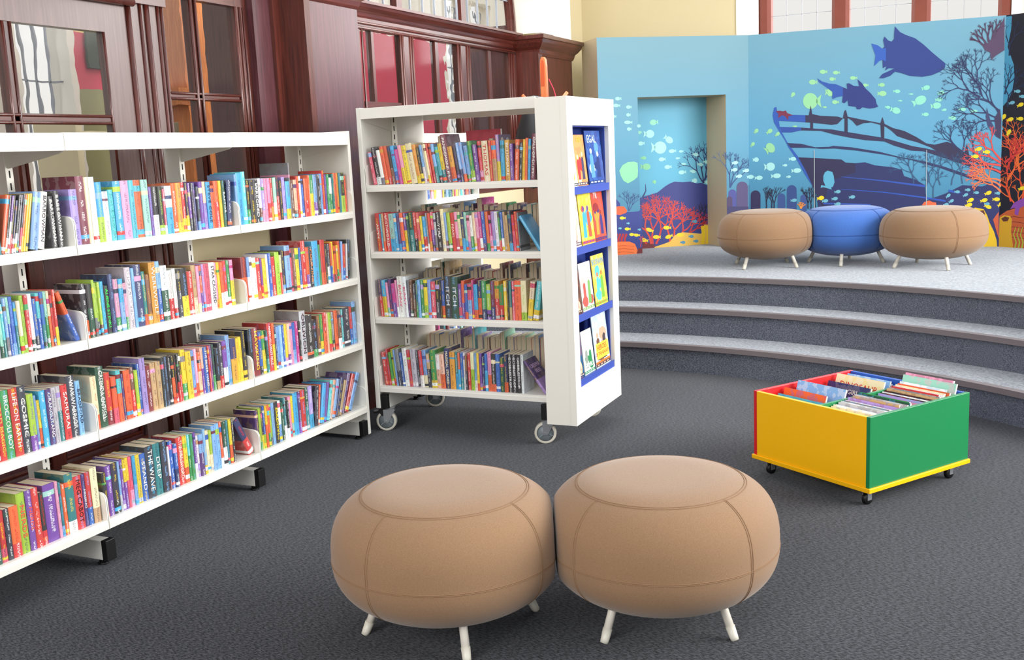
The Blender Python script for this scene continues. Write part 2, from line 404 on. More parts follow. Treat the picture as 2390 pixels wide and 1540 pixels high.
# flat pilaster strip and first square pillar
p = MB()
p.box(WX - 0.06, -3.46, 4.46, 4.68, 0, 3.2, M_MAHOG2)
p.box(WX - 0.06, -3.44, 4.60, 4.68, 0, 3.2, M_MAHOG)
struct(p.build('trim_2'), 'mahogany pilaster strip')
def cornice(mb, y0, y1, xf, z0, z1, steps=5, out=0.09, ends=(True, True), xb=WX - 0.06):
    """stepped ogee cornice, mitred round the ends"""
    prof = [(0.0, 0.0), (0.12, 0.12), (0.2, 0.3), (0.45, 0.42), (0.75, 0.62), (0.85, 0.78), (1.0, 0.82), (1.0, 1.0)]
    e0, e1 = (1 if ends[0] else 0), (1 if ends[1] else 0)
    v = []
    for o, h in prof:
        z = z0 + (z1 - z0) * h; q = out * o
        v += [(xb, y0 - q * e0, z), (xf + q, y0 - q * e0, z), (xf + q, y1 + q * e1, z), (xb, y1 + q * e1, z)]
    f = []
    for i in range(len(prof) - 1):
        b = i * 4
        f += [(b + j, b + (j + 1) % 4, b + 4 + (j + 1) % 4, b + 4 + j) for j in range(4)]
    f += [(3, 2, 1, 0), tuple(len(v) - 4 + j for j in range(4))]
    mb.add(v, f, M_MAHOGH)
c = MB()
c.box(WX - 0.06, -3.3, 4.68, 5.2, 0, 2.42, M_MAHOG2)
c.box(WX - 0.06, -3.285, 4.665, 4.715, 0.0, 2.42, M_MAHOG)
c.box(WX - 0.06, -3.285, 4.66, 5.215, 0, 0.16, M_MAHOG)
cornice(c, 4.68, 5.2, -3.3, 2.31, 2.45)
struct(c.build('trim_3'), 'square mahogany pillar beside the bookcase')
# wide window with three pairs of lights
n = MB(); zt = 2.255
segs = [(5.2, 5.53, 1), (5.67, 5.70, 0), (6.02, 6.16, 1), (6.50, 6.545, 0), (6.83, 7.0, 1), (7.35, 7.40, 0), (7.72, 7.86, 1)]
for y0, y1, big in segs: frame_piece(n, y0, y1, 1.2, zt, WX if big else WX - 0.008)
frame_piece(n, 5.2, 7.86, zt, 2.32, WX); frame_piece(n, 5.2, 7.86, 1.17, 1.28, WX); frame_piece(n, 5.2, 6.02, 1.785, 1.82, WX - 0.005)
for y in (5.55, 6.01, 6.04, 6.14, 6.17, 6.82, 6.86, 6.97, 7.01, 7.71, 7.75, 7.8): mould_v(n, y, 1.28, zt, WX, 0.018)
for z in (2.26, 2.29): mould_h(n, z, 5.2, 7.86, WX, 0.02)
cornice(n, 5.2, 7.86, WX, 2.32, 2.41, out=0.07, ends=(False, False))
nn = struct(n.build('window_2'), 'wide mahogany framed internal window')
for (y0, y1) in ((5.53, 5.67), (5.70, 6.02), (6.16, 6.50), (6.545, 6.83), (7.0, 7.35), (7.40, 7.72)): pane(y0, y1, 1.28, zt, nn)
struct(MB().box(WX - 0.04, WX + 0.03, 5.22, 7.83, 0.0, 1.17, M_CREAM).build('wall_dado.001'), 'cream dado under the wide window')
# arched fanlight over it
n = MB(); ac = 6.53; ra, rz = 1.35, 1.35
def arc(r, zz, k, n_=36): t = math.pi * k / n_; return (ac - r * math.cos(t), 2.41 + zz * math.sin(t))
for k in range(36):
    q = [arc(ra, rz, k), arc(ra, rz, k + 1), arc(ra - 0.09, rz - 0.09, k + 1), arc(ra - 0.09, rz - 0.09, k)]
    n.prism(q, WX - 0.05, WX, 'x', M_MAHOG)
    q = [arc(ra - 0.03, rz - 0.03, k), arc(ra - 0.03, rz - 0.03, k + 1), arc(ra - 0.055, rz - 0.055, k + 1), arc(ra - 0.055, rz - 0.055, k)]
    n.prism(q, WX, WX + 0.015, 'x', M_MAHOG)
for y in (6.03, 6.95):
    n.box(WX - 0.05, WX, y - 0.035, y + 0.035, 2.41, 2.41 + rz * 0.92, M_MAHOG)
nn = struct(n.build('window_3'), 'arched leaded fanlight over the wide window')
lead = MB()
for y in [5.35 + 0.17 * i for i in range(14)]:
    hh = rz * math.sqrt(max(0.02, 1 - ((y - ac) / (ra - 0.05)) ** 2)) - 0.03
    lead.box(WX - 0.026, WX - 0.012, y - 0.004, y + 0.004, 2.41, 2.41 + hh, M_LEAD)
for z in (2.66, 2.95, 3.24, 3.5):
    ww = (ra - 0.05) * math.sqrt(1 - ((z - 2.41) / rz) ** 2)
    lead.box(WX - 0.026, WX - 0.012, ac - ww, ac + ww, z - 0.004, z + 0.004, M_LEAD)
lead.build('lead_came', nn)
MB().add([(WX - 0.03, *arc(ra - 0.06, rz - 0.06, k)) for k in range(37)], [list(range(37))[::-1]], M_GLASS).build('glass_pane', nn)
# plaster wall with the arched reveal
n = MB(); FXW = -3.32
def arc2(r, zz, k): t = math.pi * k / 36; return (ac - r * math.cos(t), 2.41 + zz * math.sin(t))
for k in range(36):
    a_, b_ = arc2(ra + 0.0, rz, k), arc2(ra, rz, k + 1)
    a2, b2 = arc2(ra + 0.02, rz + 0.02, k), arc2(ra + 0.02, rz + 0.02, k + 1)
    n.add([(WX - 0.05, *a_), (FXW, *a2), (FXW, *b2), (WX - 0.05, *b_)], [(0, 1, 2, 3)], M_PALE)
    o1, o2 = arc2(ra + 0.32, rz + 0.32, k), arc2(ra + 0.32, rz + 0.32, k + 1)
    n.add([(FXW + 0.03, *a2), (FXW + 0.03, *o1), (FXW + 0.03, *o2), (FXW + 0.03, *b2), (FXW, *a2), (FXW, *o1), (FXW, *o2), (FXW, *b2)],
          [(0, 1, 2, 3), (1, 5, 6, 2), (0, 3, 7, 4)], M_PWHITE)
    t1, t2 = (max(5.2, min(8.65, o1[0])), 4.4), (max(5.2, min(8.65, o2[0])), 4.4)
    n.add([(FXW, max(5.2, min(8.65, o1[0])), o1[1]), (FXW, *t1), (FXW, *t2), (FXW, max(5.2, min(8.65, o2[0])), o2[1])], [(0, 1, 2, 3)], M_PALE)
n.box(FXW - 0.1, FXW, 8.1, 8.65, 0, 4.4, M_PALE)
n.box(-3.8, -3.68, 8.4, 10.1, 0, 4.4, M_CREAM)
n.box(-3.7, FXW - 0.02, 8.5, 8.65, 0, 4.4, M_CREAM)
struct(n.build('wall_left_plaster'), 'cream plaster wall with white arch')
# second pillar
c = MB()
c.box(WX - 0.06, -3.31, 7.86, 8.62, 0, 2.26, M_MAHOG)
c.box(WX - 0.06, -3.295, 7.84, 7.92, 0, 2.26, M_MAHOG)
cornice(c, 7.86, 8.62, -3.3, 2.23, 2.385, out=0.08)
struct(c.build('trim_4'), 'square mahogany pillar beyond the trolley')

# ---- room beyond the glass
M_RWALL = mat('rose_painted_wall', (206, 66, 88), 0.7)
M_YWALL = mat('yellow_painted_wall', (240, 212, 130), 0.8)
M_OLIVE = mat('olive_board', (150, 148, 104), 0.8)
M_DKG = mat('dark_green_board', (58, 66, 52), 0.7)
def opened(mb, x0, x1, y0, y1, z0, z1, holes, material):
    """wall along y with rectangular openings [(ya, yb, za, zb)] sorted by y"""
    y = y0
    for ya, yb, za, zb in holes:
        mb.box(x0, x1, y, ya, z0, z1, material)
        if za > z0: mb.box(x0, x1, ya, yb, z0, za, material)
        if zb < z1: mb.box(x0, x1, ya, yb, zb, z1, material)
        y = yb
    mb.box(x0, x1, y, y1, z0, z1, material)
far = MB()
opened(far, -6.2, -6.0, 1.0, 5.0, 0, 3.4, [(1.4, 2.6, 1.0, 3.0), (3.3, 4.1, 0.9, 3.0)], M_PALE)
opened(far, -6.2, -6.0, 5.0, 5.55, 0, 3.4, [(5.08, 5.5, 1.0, 3.0)], M_PALE)
far.box(-6.2, -6.0, 5.55, 6.3, 0, 2.05, M_OLIVE); far.box(-6.2, -6.0, 5.55, 6.3, 2.05, 2.45, M_RWALL); far.box(-6.2, -6.0, 5.55, 6.3, 2.45, 3.4, M_YWALL)
opened(far, -6.2, -6.0, 6.3, 9.0, 0, 3.4, [(6.45, 6.75, 0.9, 3.0), (7.25, 7.6, 1.9, 3.2)], M_PALE)
opened(far, -6.2, -6.0, 9.0, 10.9, 0, 2.75, [], M_RWALL)
far.box(-6.2, -6.0, 9.0, 10.9, 2.75, 3.4, M_PALE)
opened(far, -6.2, -6.0, 10.9, 15.0, 0, 4.2, [(10.95, 11.45, 1.0, 3.3), (11.55, 12.1, 1.0, 3.3)], M_PALE)
far.box(-6.2, -3.7, 14.2, 14.4, 0, 4.2, M_PALE)
struct(far.build('wall_far_room'), 'painted wall of the next room with windows')
lead = MB()
for (ya, yb) in ((5.08, 5.5), (10.95, 11.45), (11.55, 12.1), (3.3, 4.1)):
    for i in range(1, 4): lead.box(-6.1, -6.08, ya + (yb - ya) * i / 4 - 0.006, ya + (yb - ya) * i / 4 + 0.006, 0.9, 3.2, M_LEAD)
    for z in (1.3, 1.7, 2.1, 2.5, 2.9): lead.box(-6.1, -6.08, ya, yb, z - 0.006, z + 0.006, M_LEAD)
struct(lead.build('window_4'), 'leaded lights of the next room')
tag(MB().box(-5.99, -5.96, 5.64, 5.98, 2.2, 2.46, M_DKG).build('notice_board', bevel=0.004), 'dark green notice board seen through the glazed door', 'notice board')
po = MB(); po.box(-5.1, -4.9, 5.46, 5.78, 0, 3.3, M_OAK); po.box(-5.16, -4.84, 5.32, 5.46, 1.92, 1.98, M_OAK); po.box(-5.13, -4.87, 5.34, 5.46, 1.87, 1.92, M_OAK)
struct(po.build('trim_5'), 'orange timber post in the next room')
st = MB(); st.box(-4.02, -3.62, 7.95, 8.0, 0, 2.5, M_MAHOG2); st.box(-4.38, -4.12, 5.1, 5.25, 0, 3.3, M_MAHOG2)
struct(st.build('trim_6'), 'mahogany partition in the next room')
# white cased shelf and cloth seen through the door panes
t = thing('bookcase', 'cream bookcase in the next room seen through the glazed door', 'bookcase', (-4.35, 3.9, 0))
b = MB()
for z in (0.1, 0.5, 0.9, 1.28, 1.66): b.box(-0.14, 0.14, 0, 0.7, z - 0.012, z + 0.012, M_CREAM)
for y in (0, 0.7): b.box(-0.15, 0.15, y - 0.02, y + 0.02, 0, 1.72, M_CREAM)
b.build('shelf_unit', t, bevel=0.002)

# ---- back wall with stone mullioned window
YB = 9.9
b = MB()
b.box(-3.8, -2.085, YB, YB + 0.3, 0, 4.4, M_CREAM); b.box(0.42, 1.6, YB, YB + 0.3, 0, 4.4, M_CREAM)
b.box(-2.085, 0.42, YB, YB + 0.3, 0, 2.15, M_CREAM); b.box(-2.085, 0.42, YB, YB + 0.3, 4.0, 4.4, M_CREAM)
for x0, x1 in ((-2.087, -2.08), (0.415, 0.422)): b.box(x0, x1, YB + 0.002, YB + 0.3, 2.15, 4.0, M_PWHITE)
b.box(-2.15, -2.083, YB - 0.012, YB, 2.15, 4.0, M_PWHITE)
struct(b.build('wall_back'), 'cream back wall')
YW = 10.15
n = MB()
for x0, x1 in ((-1.99, -1.877), (-1.327, -1.173), (-0.644, -0.484), (0.055, 0.16)):
    n.prism([(x0, YW + 0.1), (x0, YW - 0.01), (x0 + 0.03, YW - 0.05), (x1 - 0.03, YW - 0.05), (x1, YW - 0.01), (x1, YW + 0.1)], 2.15, 4.0, 'z', M_STONE)
n.box(-2.08, -1.99, YW - 0.03, YW + 0.1, 2.15, 4.0, M_PWHITE); n.box(0.16, 0.42, YW - 0.03, YW + 0.1, 2.15, 4.0, M_PWHITE)
n.box(-2.08, 0.42, YW - 0.05, YW + 0.1, 2.13, 2.2, M_STONE)
nn = struct(n.build('window_5'), 'red stone mullioned window above the mural')
lead = MB()
for x0, x1 in ((-1.877, -1.327), (-1.173, -0.644), (-0.484, 0.055)):
    for i in (1, 2, 3): lead.box(x0 + (x1 - x0) * i / 4 - 0.002, x0 + (x1 - x0) * i / 4 + 0.002, YW + 0.02, YW + 0.03, 2.2, 4.0, M_LEAD)
    for z in (2.35, 2.62, 2.89, 3.16, 3.43, 3.7): lead.box(x0, x1, YW + 0.02, YW + 0.03, z - 0.002, z + 0.002, M_LEAD)
lead.build('lead_came', nn)

# ================================================================== OTTOMANS
def spow(x, p): return math.copysign(abs(x) ** p, x)
OR_, OZC = 0.362, 0.255
def ott_up(r): t = max(0.0, (r - 0.10) / (OR_ - 0.10)); return OZC + 0.205 * max(0.0, 1 - t ** 2.8) ** (1 / 2.8)
def ott_dn(r): t = r / OR_; return OZC - 0.193 * max(0.0, 1 - t ** 2.4) ** (1 / 2.4)
OPROF = [(0.0, ott_up(0.0) + 0.002), (0.05, ott_up(0.0) + 0.0015), (0.10, ott_up(0.10) + 0.0005)]
OPROF += [(r, ott_up(r)) for r in (0.13, 0.16, 0.19, 0.21, 0.225, 0.24, 0.260)]
OPROF += [(OR_ * (1 - 0.28 * (1 - i / 15) ** 2.2), ott_up(OR_ * (1 - 0.28 * (1 - i / 15) ** 2.2))) for i in range(0, 15)] + [(OR_, OZC)]
OPROF += [(OR_ * (1 - (i / 26) ** 2.4), ott_dn(OR_ * (1 - (i / 26) ** 2.4))) for i in range(1, 27)]
def ott_r(z):
    for (r0, z0), (r1, z1) in zip(OPROF, OPROF[1:]):
        if z1 <= z <= z0: return r0 + (r1 - r0) * ((z0 - z) / (z0 - z1) if z0 != z1 else 0)
    return OR_
def ottoman(name, label, c, zf, leg_az, contacts, fab, seam_m, seam_az=-100):
    t = thing('ottoman', label, 'ottoman', (c[0], c[1], zf), 0, name)
    def squash(p):
        p = Vector(p)
        for n_, lim in contacts:
            s = p.x * n_[0] + p.y * n_[1]
            k = lim - 0.0125
            if s > k:
                e = k + 0.012 * (1 - math.exp(-(s - k) / 0.012))
                p.x -= (s - e) * n_[0]; p.y -= (s - e) * n_[1]
        return p
    prof = OPROF
    mb = MB(); mb.lathe(prof, (0, 0, 0), fab, 96)
    mb.v = [tuple(squash(p)) for p in mb.v]
    mb.build('cushion', t)
    # stitched seams standing just proud of the cloth
    s = MB()
    def line(pts): s.tube([squash(p) for p in pts], 0.0012, seam_m, 6, False)
    for zz, both in ((None, 1), (0.250, 1)):
        for dr in (-0.0035, 0.0035):
            if zz is None:
                r = 0.260 + dr; z = ott_up(r)
            else: z = zz + dr * 0.6; r = ott_r(z)
            line([((r + 0.0003) * math.cos(2 * math.pi * i / 96), (r + 0.0003) * math.sin(2 * math.pi * i / 96), z + (0.0003 if zz is None else 0)) for i in range(97)])
    for k in range(4):
        for da in (-0.011, 0.011):
            az = R_(seam_az + 90 * k) + da; pts = []
            for r, z in OPROF:
                if z < 0.13 or r < 0.260: continue
                pts.append(((r + 0.0004) * math.cos(az), (r + 0.0004) * math.sin(az), z + 0.0002))
            line(pts)
    s.build('seam_stitching', t)
    for k in range(4):
        az = R_(leg_az + 90 * k); ca, sa = math.cos(az), math.sin(az)
        lg = MB()
        P = lambda r, z: (r * ca, r * sa, z)
        lg.tube([P(0.19, 0.15), P(0.232, 0.098), P(0.262, 0.03)], 0.013, M_LEG, 14)
        lo = lg.build('leg', t)
        MB().tube([P(0.258, 0.040), P(0.271, 0.011), P(0.2765, 0.0)], 0.0145, M_WHEEL, 14, True, 0.012).build('foot_cap', lo)
    if zf > 0: t.scale = (0.99, 0.99, 0.92)
    return t
def contact(a, b):
    d = Vector((b[0] - a[0], b[1] - a[1])); L = d.length; return ((d.x / L, d.y / L), L / 2)
FL, FR = (-1.503, 2.685), (-0.893, 2.965)
ottoman('tan ottomans in front', 'large tan wool ottoman in the foreground, nearer the long bookcase', FL, 0, -53, [contact(FL, FR)], M_TAN, M_TANSEAM, -102)
ottoman('tan ottomans in front', 'large tan wool ottoman in the foreground, nearer the colourful book box', FR, 0, -113, [contact(FR, FL)], M_TAN, M_TANSEAM, -118)
BLo, BM_, BRo = (-1.485, 7.80), (-0.94, 8.04), (-0.325, 7.81)
ottoman('ottomans on the stage', 'tan wool ottoman on the stage, beside the mural alcove', BLo, 0.54, -115, [contact(BLo, BM_)], M_TAN, M_TANSEAM, -114)
ottoman('ottomans on the stage', 'blue wool ottoman on the stage between two tan ones', BM_, 0.54, -90, [contact(BM_, BLo), contact(BM_, BRo)], M_BLUE, M_BLUESEAM, -39)
ottoman('ottomans on the stage', 'tan wool ottoman on the stage, right of the blue one', BRo, 0.54, -65, [contact(BRo, BM_)], M_TAN, M_TANSEAM, -62)

LEFT_ROWS = {
  'A1': (1.205, 2.284, 2.639, 'sk13 rd12 bk.wh13 li13 wh.bl12 pu14 or12 gy12 te7 or16>14 bk.wh8>14 pu.wh8>14 bk.rd8>14 nv.wh8>14 bk.wh8>14 gy.te8>14 bk.ro7>14 or.ye11>14 ye10>14 ye10>14 lb31>12 wh.lb26>12=BARROWMAN _36 bk.ye25=BARROWMAN _4 bk.rd25=BARROWMAN'),
  'B1': (1.205, 2.71, 3.612, 'la37^20 ma40^24.5 cr21^24 wh28^24 sk.li32^22 wh33^18.5 tq.rd27^19=DARKMORE_NOTES sk38^22 pk41^22 tq30^22 or38^22 mi36^22 pu20^19 bk.wh32^19 bk.li28^19 ro.wh13 wh.sk38^19 or28 go.ye31 rd.ye25 dk.ye17 pu.dk17 dk12 vi17 dk.lb18 pu24 pe.la24 sk.wh27=STEVE_COLE or27 or.rd28 ye19 dg.wh22=RAPTOR nv29>4'),
  'C1': (1.205, 3.594, 4.532, 'lb13^22 sk39^22.5 tq29^23 bk.gr26^19 bk33^19 bk.wh37^19=WRECKED wh.br20 la.pk24^19.5 pk21^19.5 pk.rd24^19.5 rd.go21^19.5 mi.wh25 dk.rd29 bk22^18 la26^19.5 sk.ye33^17.5 gy9^26 br23 pe.br27 rd23^19.5 wh19^19.5 bl23 or.rd35 or16 gr.ye32 lb.pu32 bk.wh29=LADY_BUG lb25^20 rd21^21.5 pu17 gr21 wh.gr25 te17 or30 go17 te16 bk.li40 or20'),
  'A2': (0.863, 2.214, 2.726, 'te15 gy.bl16 mi12 te14 lb16 bl.te16 te14 mi12 te12 te10 mi.te12 tq.gy13 mi.dg15 tq.te15 lb.gy15 mi.bl15 bl.lb22 sk.te13 cr.li20 li18 rd.rd20 wh.dg20 bl.dk21 tq.bl19 bl.te19 mi.gr17 cr.or14 rd.ma17 rd.ye17 _32 or.bl22<21'),
  'B2': (0.863, 2.712, 3.552, 'bk.or27 bk.dg25 li.gy13^21 li.dk13 li.br13 sk16 bk.gr24=ALIENS_STINK! nv24^22 pk.gr24 sk.lb22 pk.gr16 lg30^23.5=HISTKEEPERS lb14^23 nv37^24 te.or20^21 br.go23 go.br35^24=WEREWOLF lb.bl24^24 wh.dg36^22 wh.rd27 wh.rd19 bk.dk25 bk.ye37 rd31^18 tn.cr26 pk.cr17 or.pu15 la.rd15 ro30 wh33=STAR_CROSSED pk.go12 ye18 or.wh22 rd.wh22 gr.wh22 pk.ye22'),
  'C2': (0.863, 3.586, 4.524, 'dr.or39 lb.wh20 wh23 wh30^19 rd.or31^18.5 pu.rd17^18 ye28 wh14 bl25 rd35 li36 cr.rd18 dk.lb26 lb44^22 ro23^20 br27^20 ye31^20 bl19^20 rd39^23 or.pu28 bk.wh36=COURTING sk57^22 gr16 rd.or42^22 dk21 dk.wh25 or.bl17 ye.ro21 or.br22 ye.gr17 or.tn22 lb18>4 rd.bl27>4 wh11>5 bk36>5'),
  'A3': (0.52, 2.162, 2.646, 'nv21 rd20 gr24 dk18 or24 wh10 or.rd12^19 rd.ye25^20=BAD_MAGIC gr32^23.5=BROCCOLI_BOY rd.ma34^23.5=LIFE_ON_EARTH dk.lb33^23.5=COSMIC li.pu27^20 lb11^19 ye.or13^17 sk25^20 vi.ro25^20=ORANGUTANG lg23^20 lg.te19^20 rd.bk29^20=SAMURAI dk36^22.5=WAY_WARRIOR lb.nv22^20=BRADFORD'),
  'B3': (0.52, 2.719, 3.642, 'cr.or31^20 dg42^23=GREENDA_CAITSELL rd.dr32^20 or.ro27 tq.or25 vi16 or36^19 br.rd23 li.ye20 bl17 la32^22 dr29^18.5 tn30^19 tn30^19 bk21^20 dk22^20 bk19^20 bk.or19 bk.rd14 bk.rd14 bk.rd16 ye.gr29^21 ye35 lb.ro23 pk.or20 or.pe23 pe.pu17 bl.ye27=THE_SILVER_HAND rd14 pu14 dk.gr21 bk.tn24 dk.rd28 pu.wh32^20 lb29^22 nv.go40^20 ye21 ye22 bk.ye26^22'),
  'C3': (0.52, 3.598, 4.572, 'bk34^22 dr.ye45^22=HAWKING bl.dk27 gr.ye27 dg.te20 rd.or36^22.5=HARRY_HILLS_MATT_MILLZ or.ye20^22 nv16 lb24 lb25 bl21 ye.pk21 pe.pu21 pk25 bl.lb30 mg26 bk17 lg53^24=OBLIVION bk54^21.5 bk.gr46 br28 gr.ye28 rd.or33^20.5 pe19 li.rd29 gy.dg29 or34 br.wh35 tq25 dk61^20 rd.bl31 lb36^22'),
  'A4': (0.177, 2.11, 2.695, 'bk27 dr24 dg24 br24 rd21 dg23^18 rd.ro25^18 dk21^18 or.rd37^18 li35^21.5=NERDS pu.la25^21.5=NERDS rd.dr29^21.5=NERDS bk.rd23^19 pu51^21 pk12^21 te.lb14 or19^19 te.wh39^22 rd37^20=MEG_CABOT vi.rd18=MISSING rd.bl23^20 cr.tn33^21'),
  'B4': (0.177, 2.721, 3.602, 'bk.br21^17.5 pu29 dk.bk32 lb.lg12 pu.la16 ye.pu17 ye.ro14 ro.pk20 sk.lb17 ye26^19.5 bl35^19=STAND dk.sk47^21=THE_WAVE te.dk39^21=DEEP dk37^21 wh.ma12^18 bl25 bl.nv22 rd39=THE_FIRE_SWORD ye.or26 tq.gr17 gr20 pu.wh18 wh.la18 lb.vi27 lb.ye18 cr21^18.5 li.cr18 lb28 lb25 or.wh19 dg.wh25 te19 ye.or19 bk19 _66 nv.rd39<28'),
  'C4': (0.177, 3.599, 4.491, 'vi.la26^19 li.gr21 dk.ye17 bl.li17 ye.or18 or.gr18 li.dk18 lb25 bk.ye36=DADDY! wh.lb26 dg26 te.wh22 bk.wh19 pk.ro23 ye.mi19 sk42^20.5 vi.pu27^20.5 rd44^20.5 dg.te36^21 la.sk41^21 dk33>8 or18>10 sk38^20>13 pu27>15 tq31>16 pe28>17 lb32>19 nv32>20 tn25>22 vi32^21>24 rd36>26 lb39>29'),
}
TROLLEY_ROWS = {
  '1': (1.33, -2.903, -1.991, 'ro20^17<9 bk.wh28<8 wh.gy22<8 or22<8 or.rd22<8 bk.br20<8 sk.bl22<8 mg22<8 pk.ye22<8 ye27<8 cr36^20.5<8 go.ye22<8 bk.ye18<8 lb.wh16<8 lg10<8 cr.ye15<8 rd10<8 or.rd17<8 lb.te18<8 tq.dk21<8 ye.te23<8 ma.wh31^24<8=PANDEMONIUM go.or26<8 dk.pu22<8 lb.nv18<8 lb.or18<8 lb.gr23<7 gr.li23<6 pu25<5 rd.pk22<4 cr34<3=THOMAS rd16<2 or.tn25<2 la.ye18^22.5<2 sk22 go27=BILLIONAIRE pu20 or24>4 bk18>4 ye14>4 or14>4 sk14>4 ma26^22>5=CALL_OF_DUTY'),
  '2': (0.983, -2.905, -1.889, 'rd29^20<3=ASPIN sk16<3 tn.or14<3 rd33^20<3=LOST_WORLD mi.sk34<3 sk20<3 vi.sk20<3 or.bl24<3 pu.ye19<3 dg17<3 dg.te31^20<3 rd.bk23<3 ro.ye18<3 ye.sk17<3 sk.rd25<3 gy.wh12<3 rd.go18<3 ro.pu19<3 lg.gy16<3 bk.wh33^20<3=YOU cr22^21.5<3 lb.ma15<3 li.gr23<3 rd.or26<3=PEARL pk.ro20<3 cr.go19<3 nv.sk22<3 mi.sk16<3 pk.la19<3 wh.gr18<3 cr.ye16<3 pk.ro21<3 mg.wh20<3 bl.vi22<3 or.gr20<3 mg.pk19<3 la.sk17<3 wh23<3 gr.rd14<3 bl.wh17<3 tn14<3 tn.go15<3 nv.sk21<3 rd.ro19<3 rd19^19.5<3 gy8^19<3 _75 sk18<32'),
  '3': (0.635, -2.913, -1.975, 'vi.rd21<3 sk.ye25<3 pk.mi16<3 vi.or20<3 mg.pu23<3 pk.wh13<3 wh.te32^21.5<2=BUNNY wh26^21.5<2=BUNNY gy.vi11 br.dg18 dk.br19 te.gr14 lb17 gr21 ye.li24 lb19 ro28^19 bk.dk25 bk11 bl.or18 bk41^22=ITCH dg.bk41^21.5=ITCH pu.ro21 or.pu17 bl.or18 ro.lb23 mg13 sk.or23 nv.or23 gr.nv27 li.pu24 ma.nv25 go.rd26 gr.rd24 ye21 bk11 te.tn15 ro17 or34^20 cr.li31^20 _3 cr.ye26>7 _5 tq.ye31>9'),
  '4': (0.26, -2.917, -1.928, 'rd28<5 rd15<5 gr.li19<5 li.or15<5 lb12<5 gy.dk25<5 bl18<5 wh29^20.5<4 rd.ro22<4 lg35^20.5<3 dk.gy17<3 rd.wh22<3 lb.cr24^20<3 tn.dk22<3 gr.ye35<2 wh.pe25<2 pe.or29<2 nv31^21.5<1=MAGICAL_STORIES go33 te.sk18 or.sk14 bl.te18 wh11 br.dk14 rd19 cr.li22 lb.wh18 ye.or15 pu.la16 nv15 bl.sk17 pk.or23^20.5 bk.or27 bl26 dg24 nv.or22 bk.or26=GOBBLESTROP bk.li26=GOBBLESTROP bk.sk26=GOBBLESTROP wh16^20 _106 vi.la16<35'),
}

# ================================================================== SHELVING
def post(mb, cx, cy, w, dep, z0, z1, face, base=M_WHITE):
    """slotted steel upright; face = 'x' (slots toward +X) or 'y' (slots toward -Y)"""
    if face == 'x':
        mb.box(cx - dep, cx, cy - w / 2, cy + w / 2, z0, z1, base)
    else:
        mb.box(cx - w / 2, cx + w / 2, cy, cy + dep, z0, z1, base)
    z = z0 + 0.03
    while z < z1 - 0.03:
        if face == 'x': mb.box(cx - 0.001, cx + 0.0012, cy - 0.003, cy + 0.003, z, z + 0.026, M_SLOT)
        else: mb.box(cx - 0.003, cx + 0.003, cy - 0.0012, cy + 0.001, z, z + 0.026, M_SLOT)
        z += 0.045
def bracket(fx, bx, y, zs, up=0.105):
    """rounded steel shelf end plate across X from bx to fx"""
    r = 0.03; zt = zs + up; pts = [(bx, zs - 0.035), (fx, zs - 0.035)]
    pts += [(fx - r + r * math.cos(t), zt - r + r * math.sin(t)) for t in [math.pi / 2 * i / 6 for i in range(7)]]
    pts += [(fx - 0.13, zt + 0.01), (bx, zt + 0.01)]
    return pts
def shelf_tray(mb, x0, x1, y0, y1, zs, lip, front):
    """steel tray: top plate with a turned down front; front = '+x', '-y' or '+y'"""
    mb.box(x0, x1, y0, y1, zs - 0.012, zs, M_WHITE)
    if front == '+x':
        mb.box(x1 - 0.004, x1 + 0.006, y0, y1, zs - lip, zs + 0.001, M_WHITE); mb.box(x1 + 0.005, x1 + 0.009, y0, y1, zs - lip, zs - 0.010, M_WHITE)
        mb.box(x0, x0 + 0.01, y0, y1, zs - lip, zs, M_WHITE)
    elif front == '-y':
        mb.box(x0, x1, y0 - 0.006, y0 + 0.004, zs - lip, zs + 0.001, M_WHITE); mb.box(x0, x1, y0 - 0.009, y0 - 0.005, zs - lip, zs - 0.010, M_WHITE)
        mb.box(x0, x1, y1 - 0.01, y1, zs - lip, zs, M_WHITE)
    else:
        mb.box(x0, x1, y1 - 0.004, y1 + 0.006, zs - lip, zs + 0.001, M_WHITE); mb.box(x0, x1, y0, y0 + 0.01, zs - lip, zs, M_WHITE)

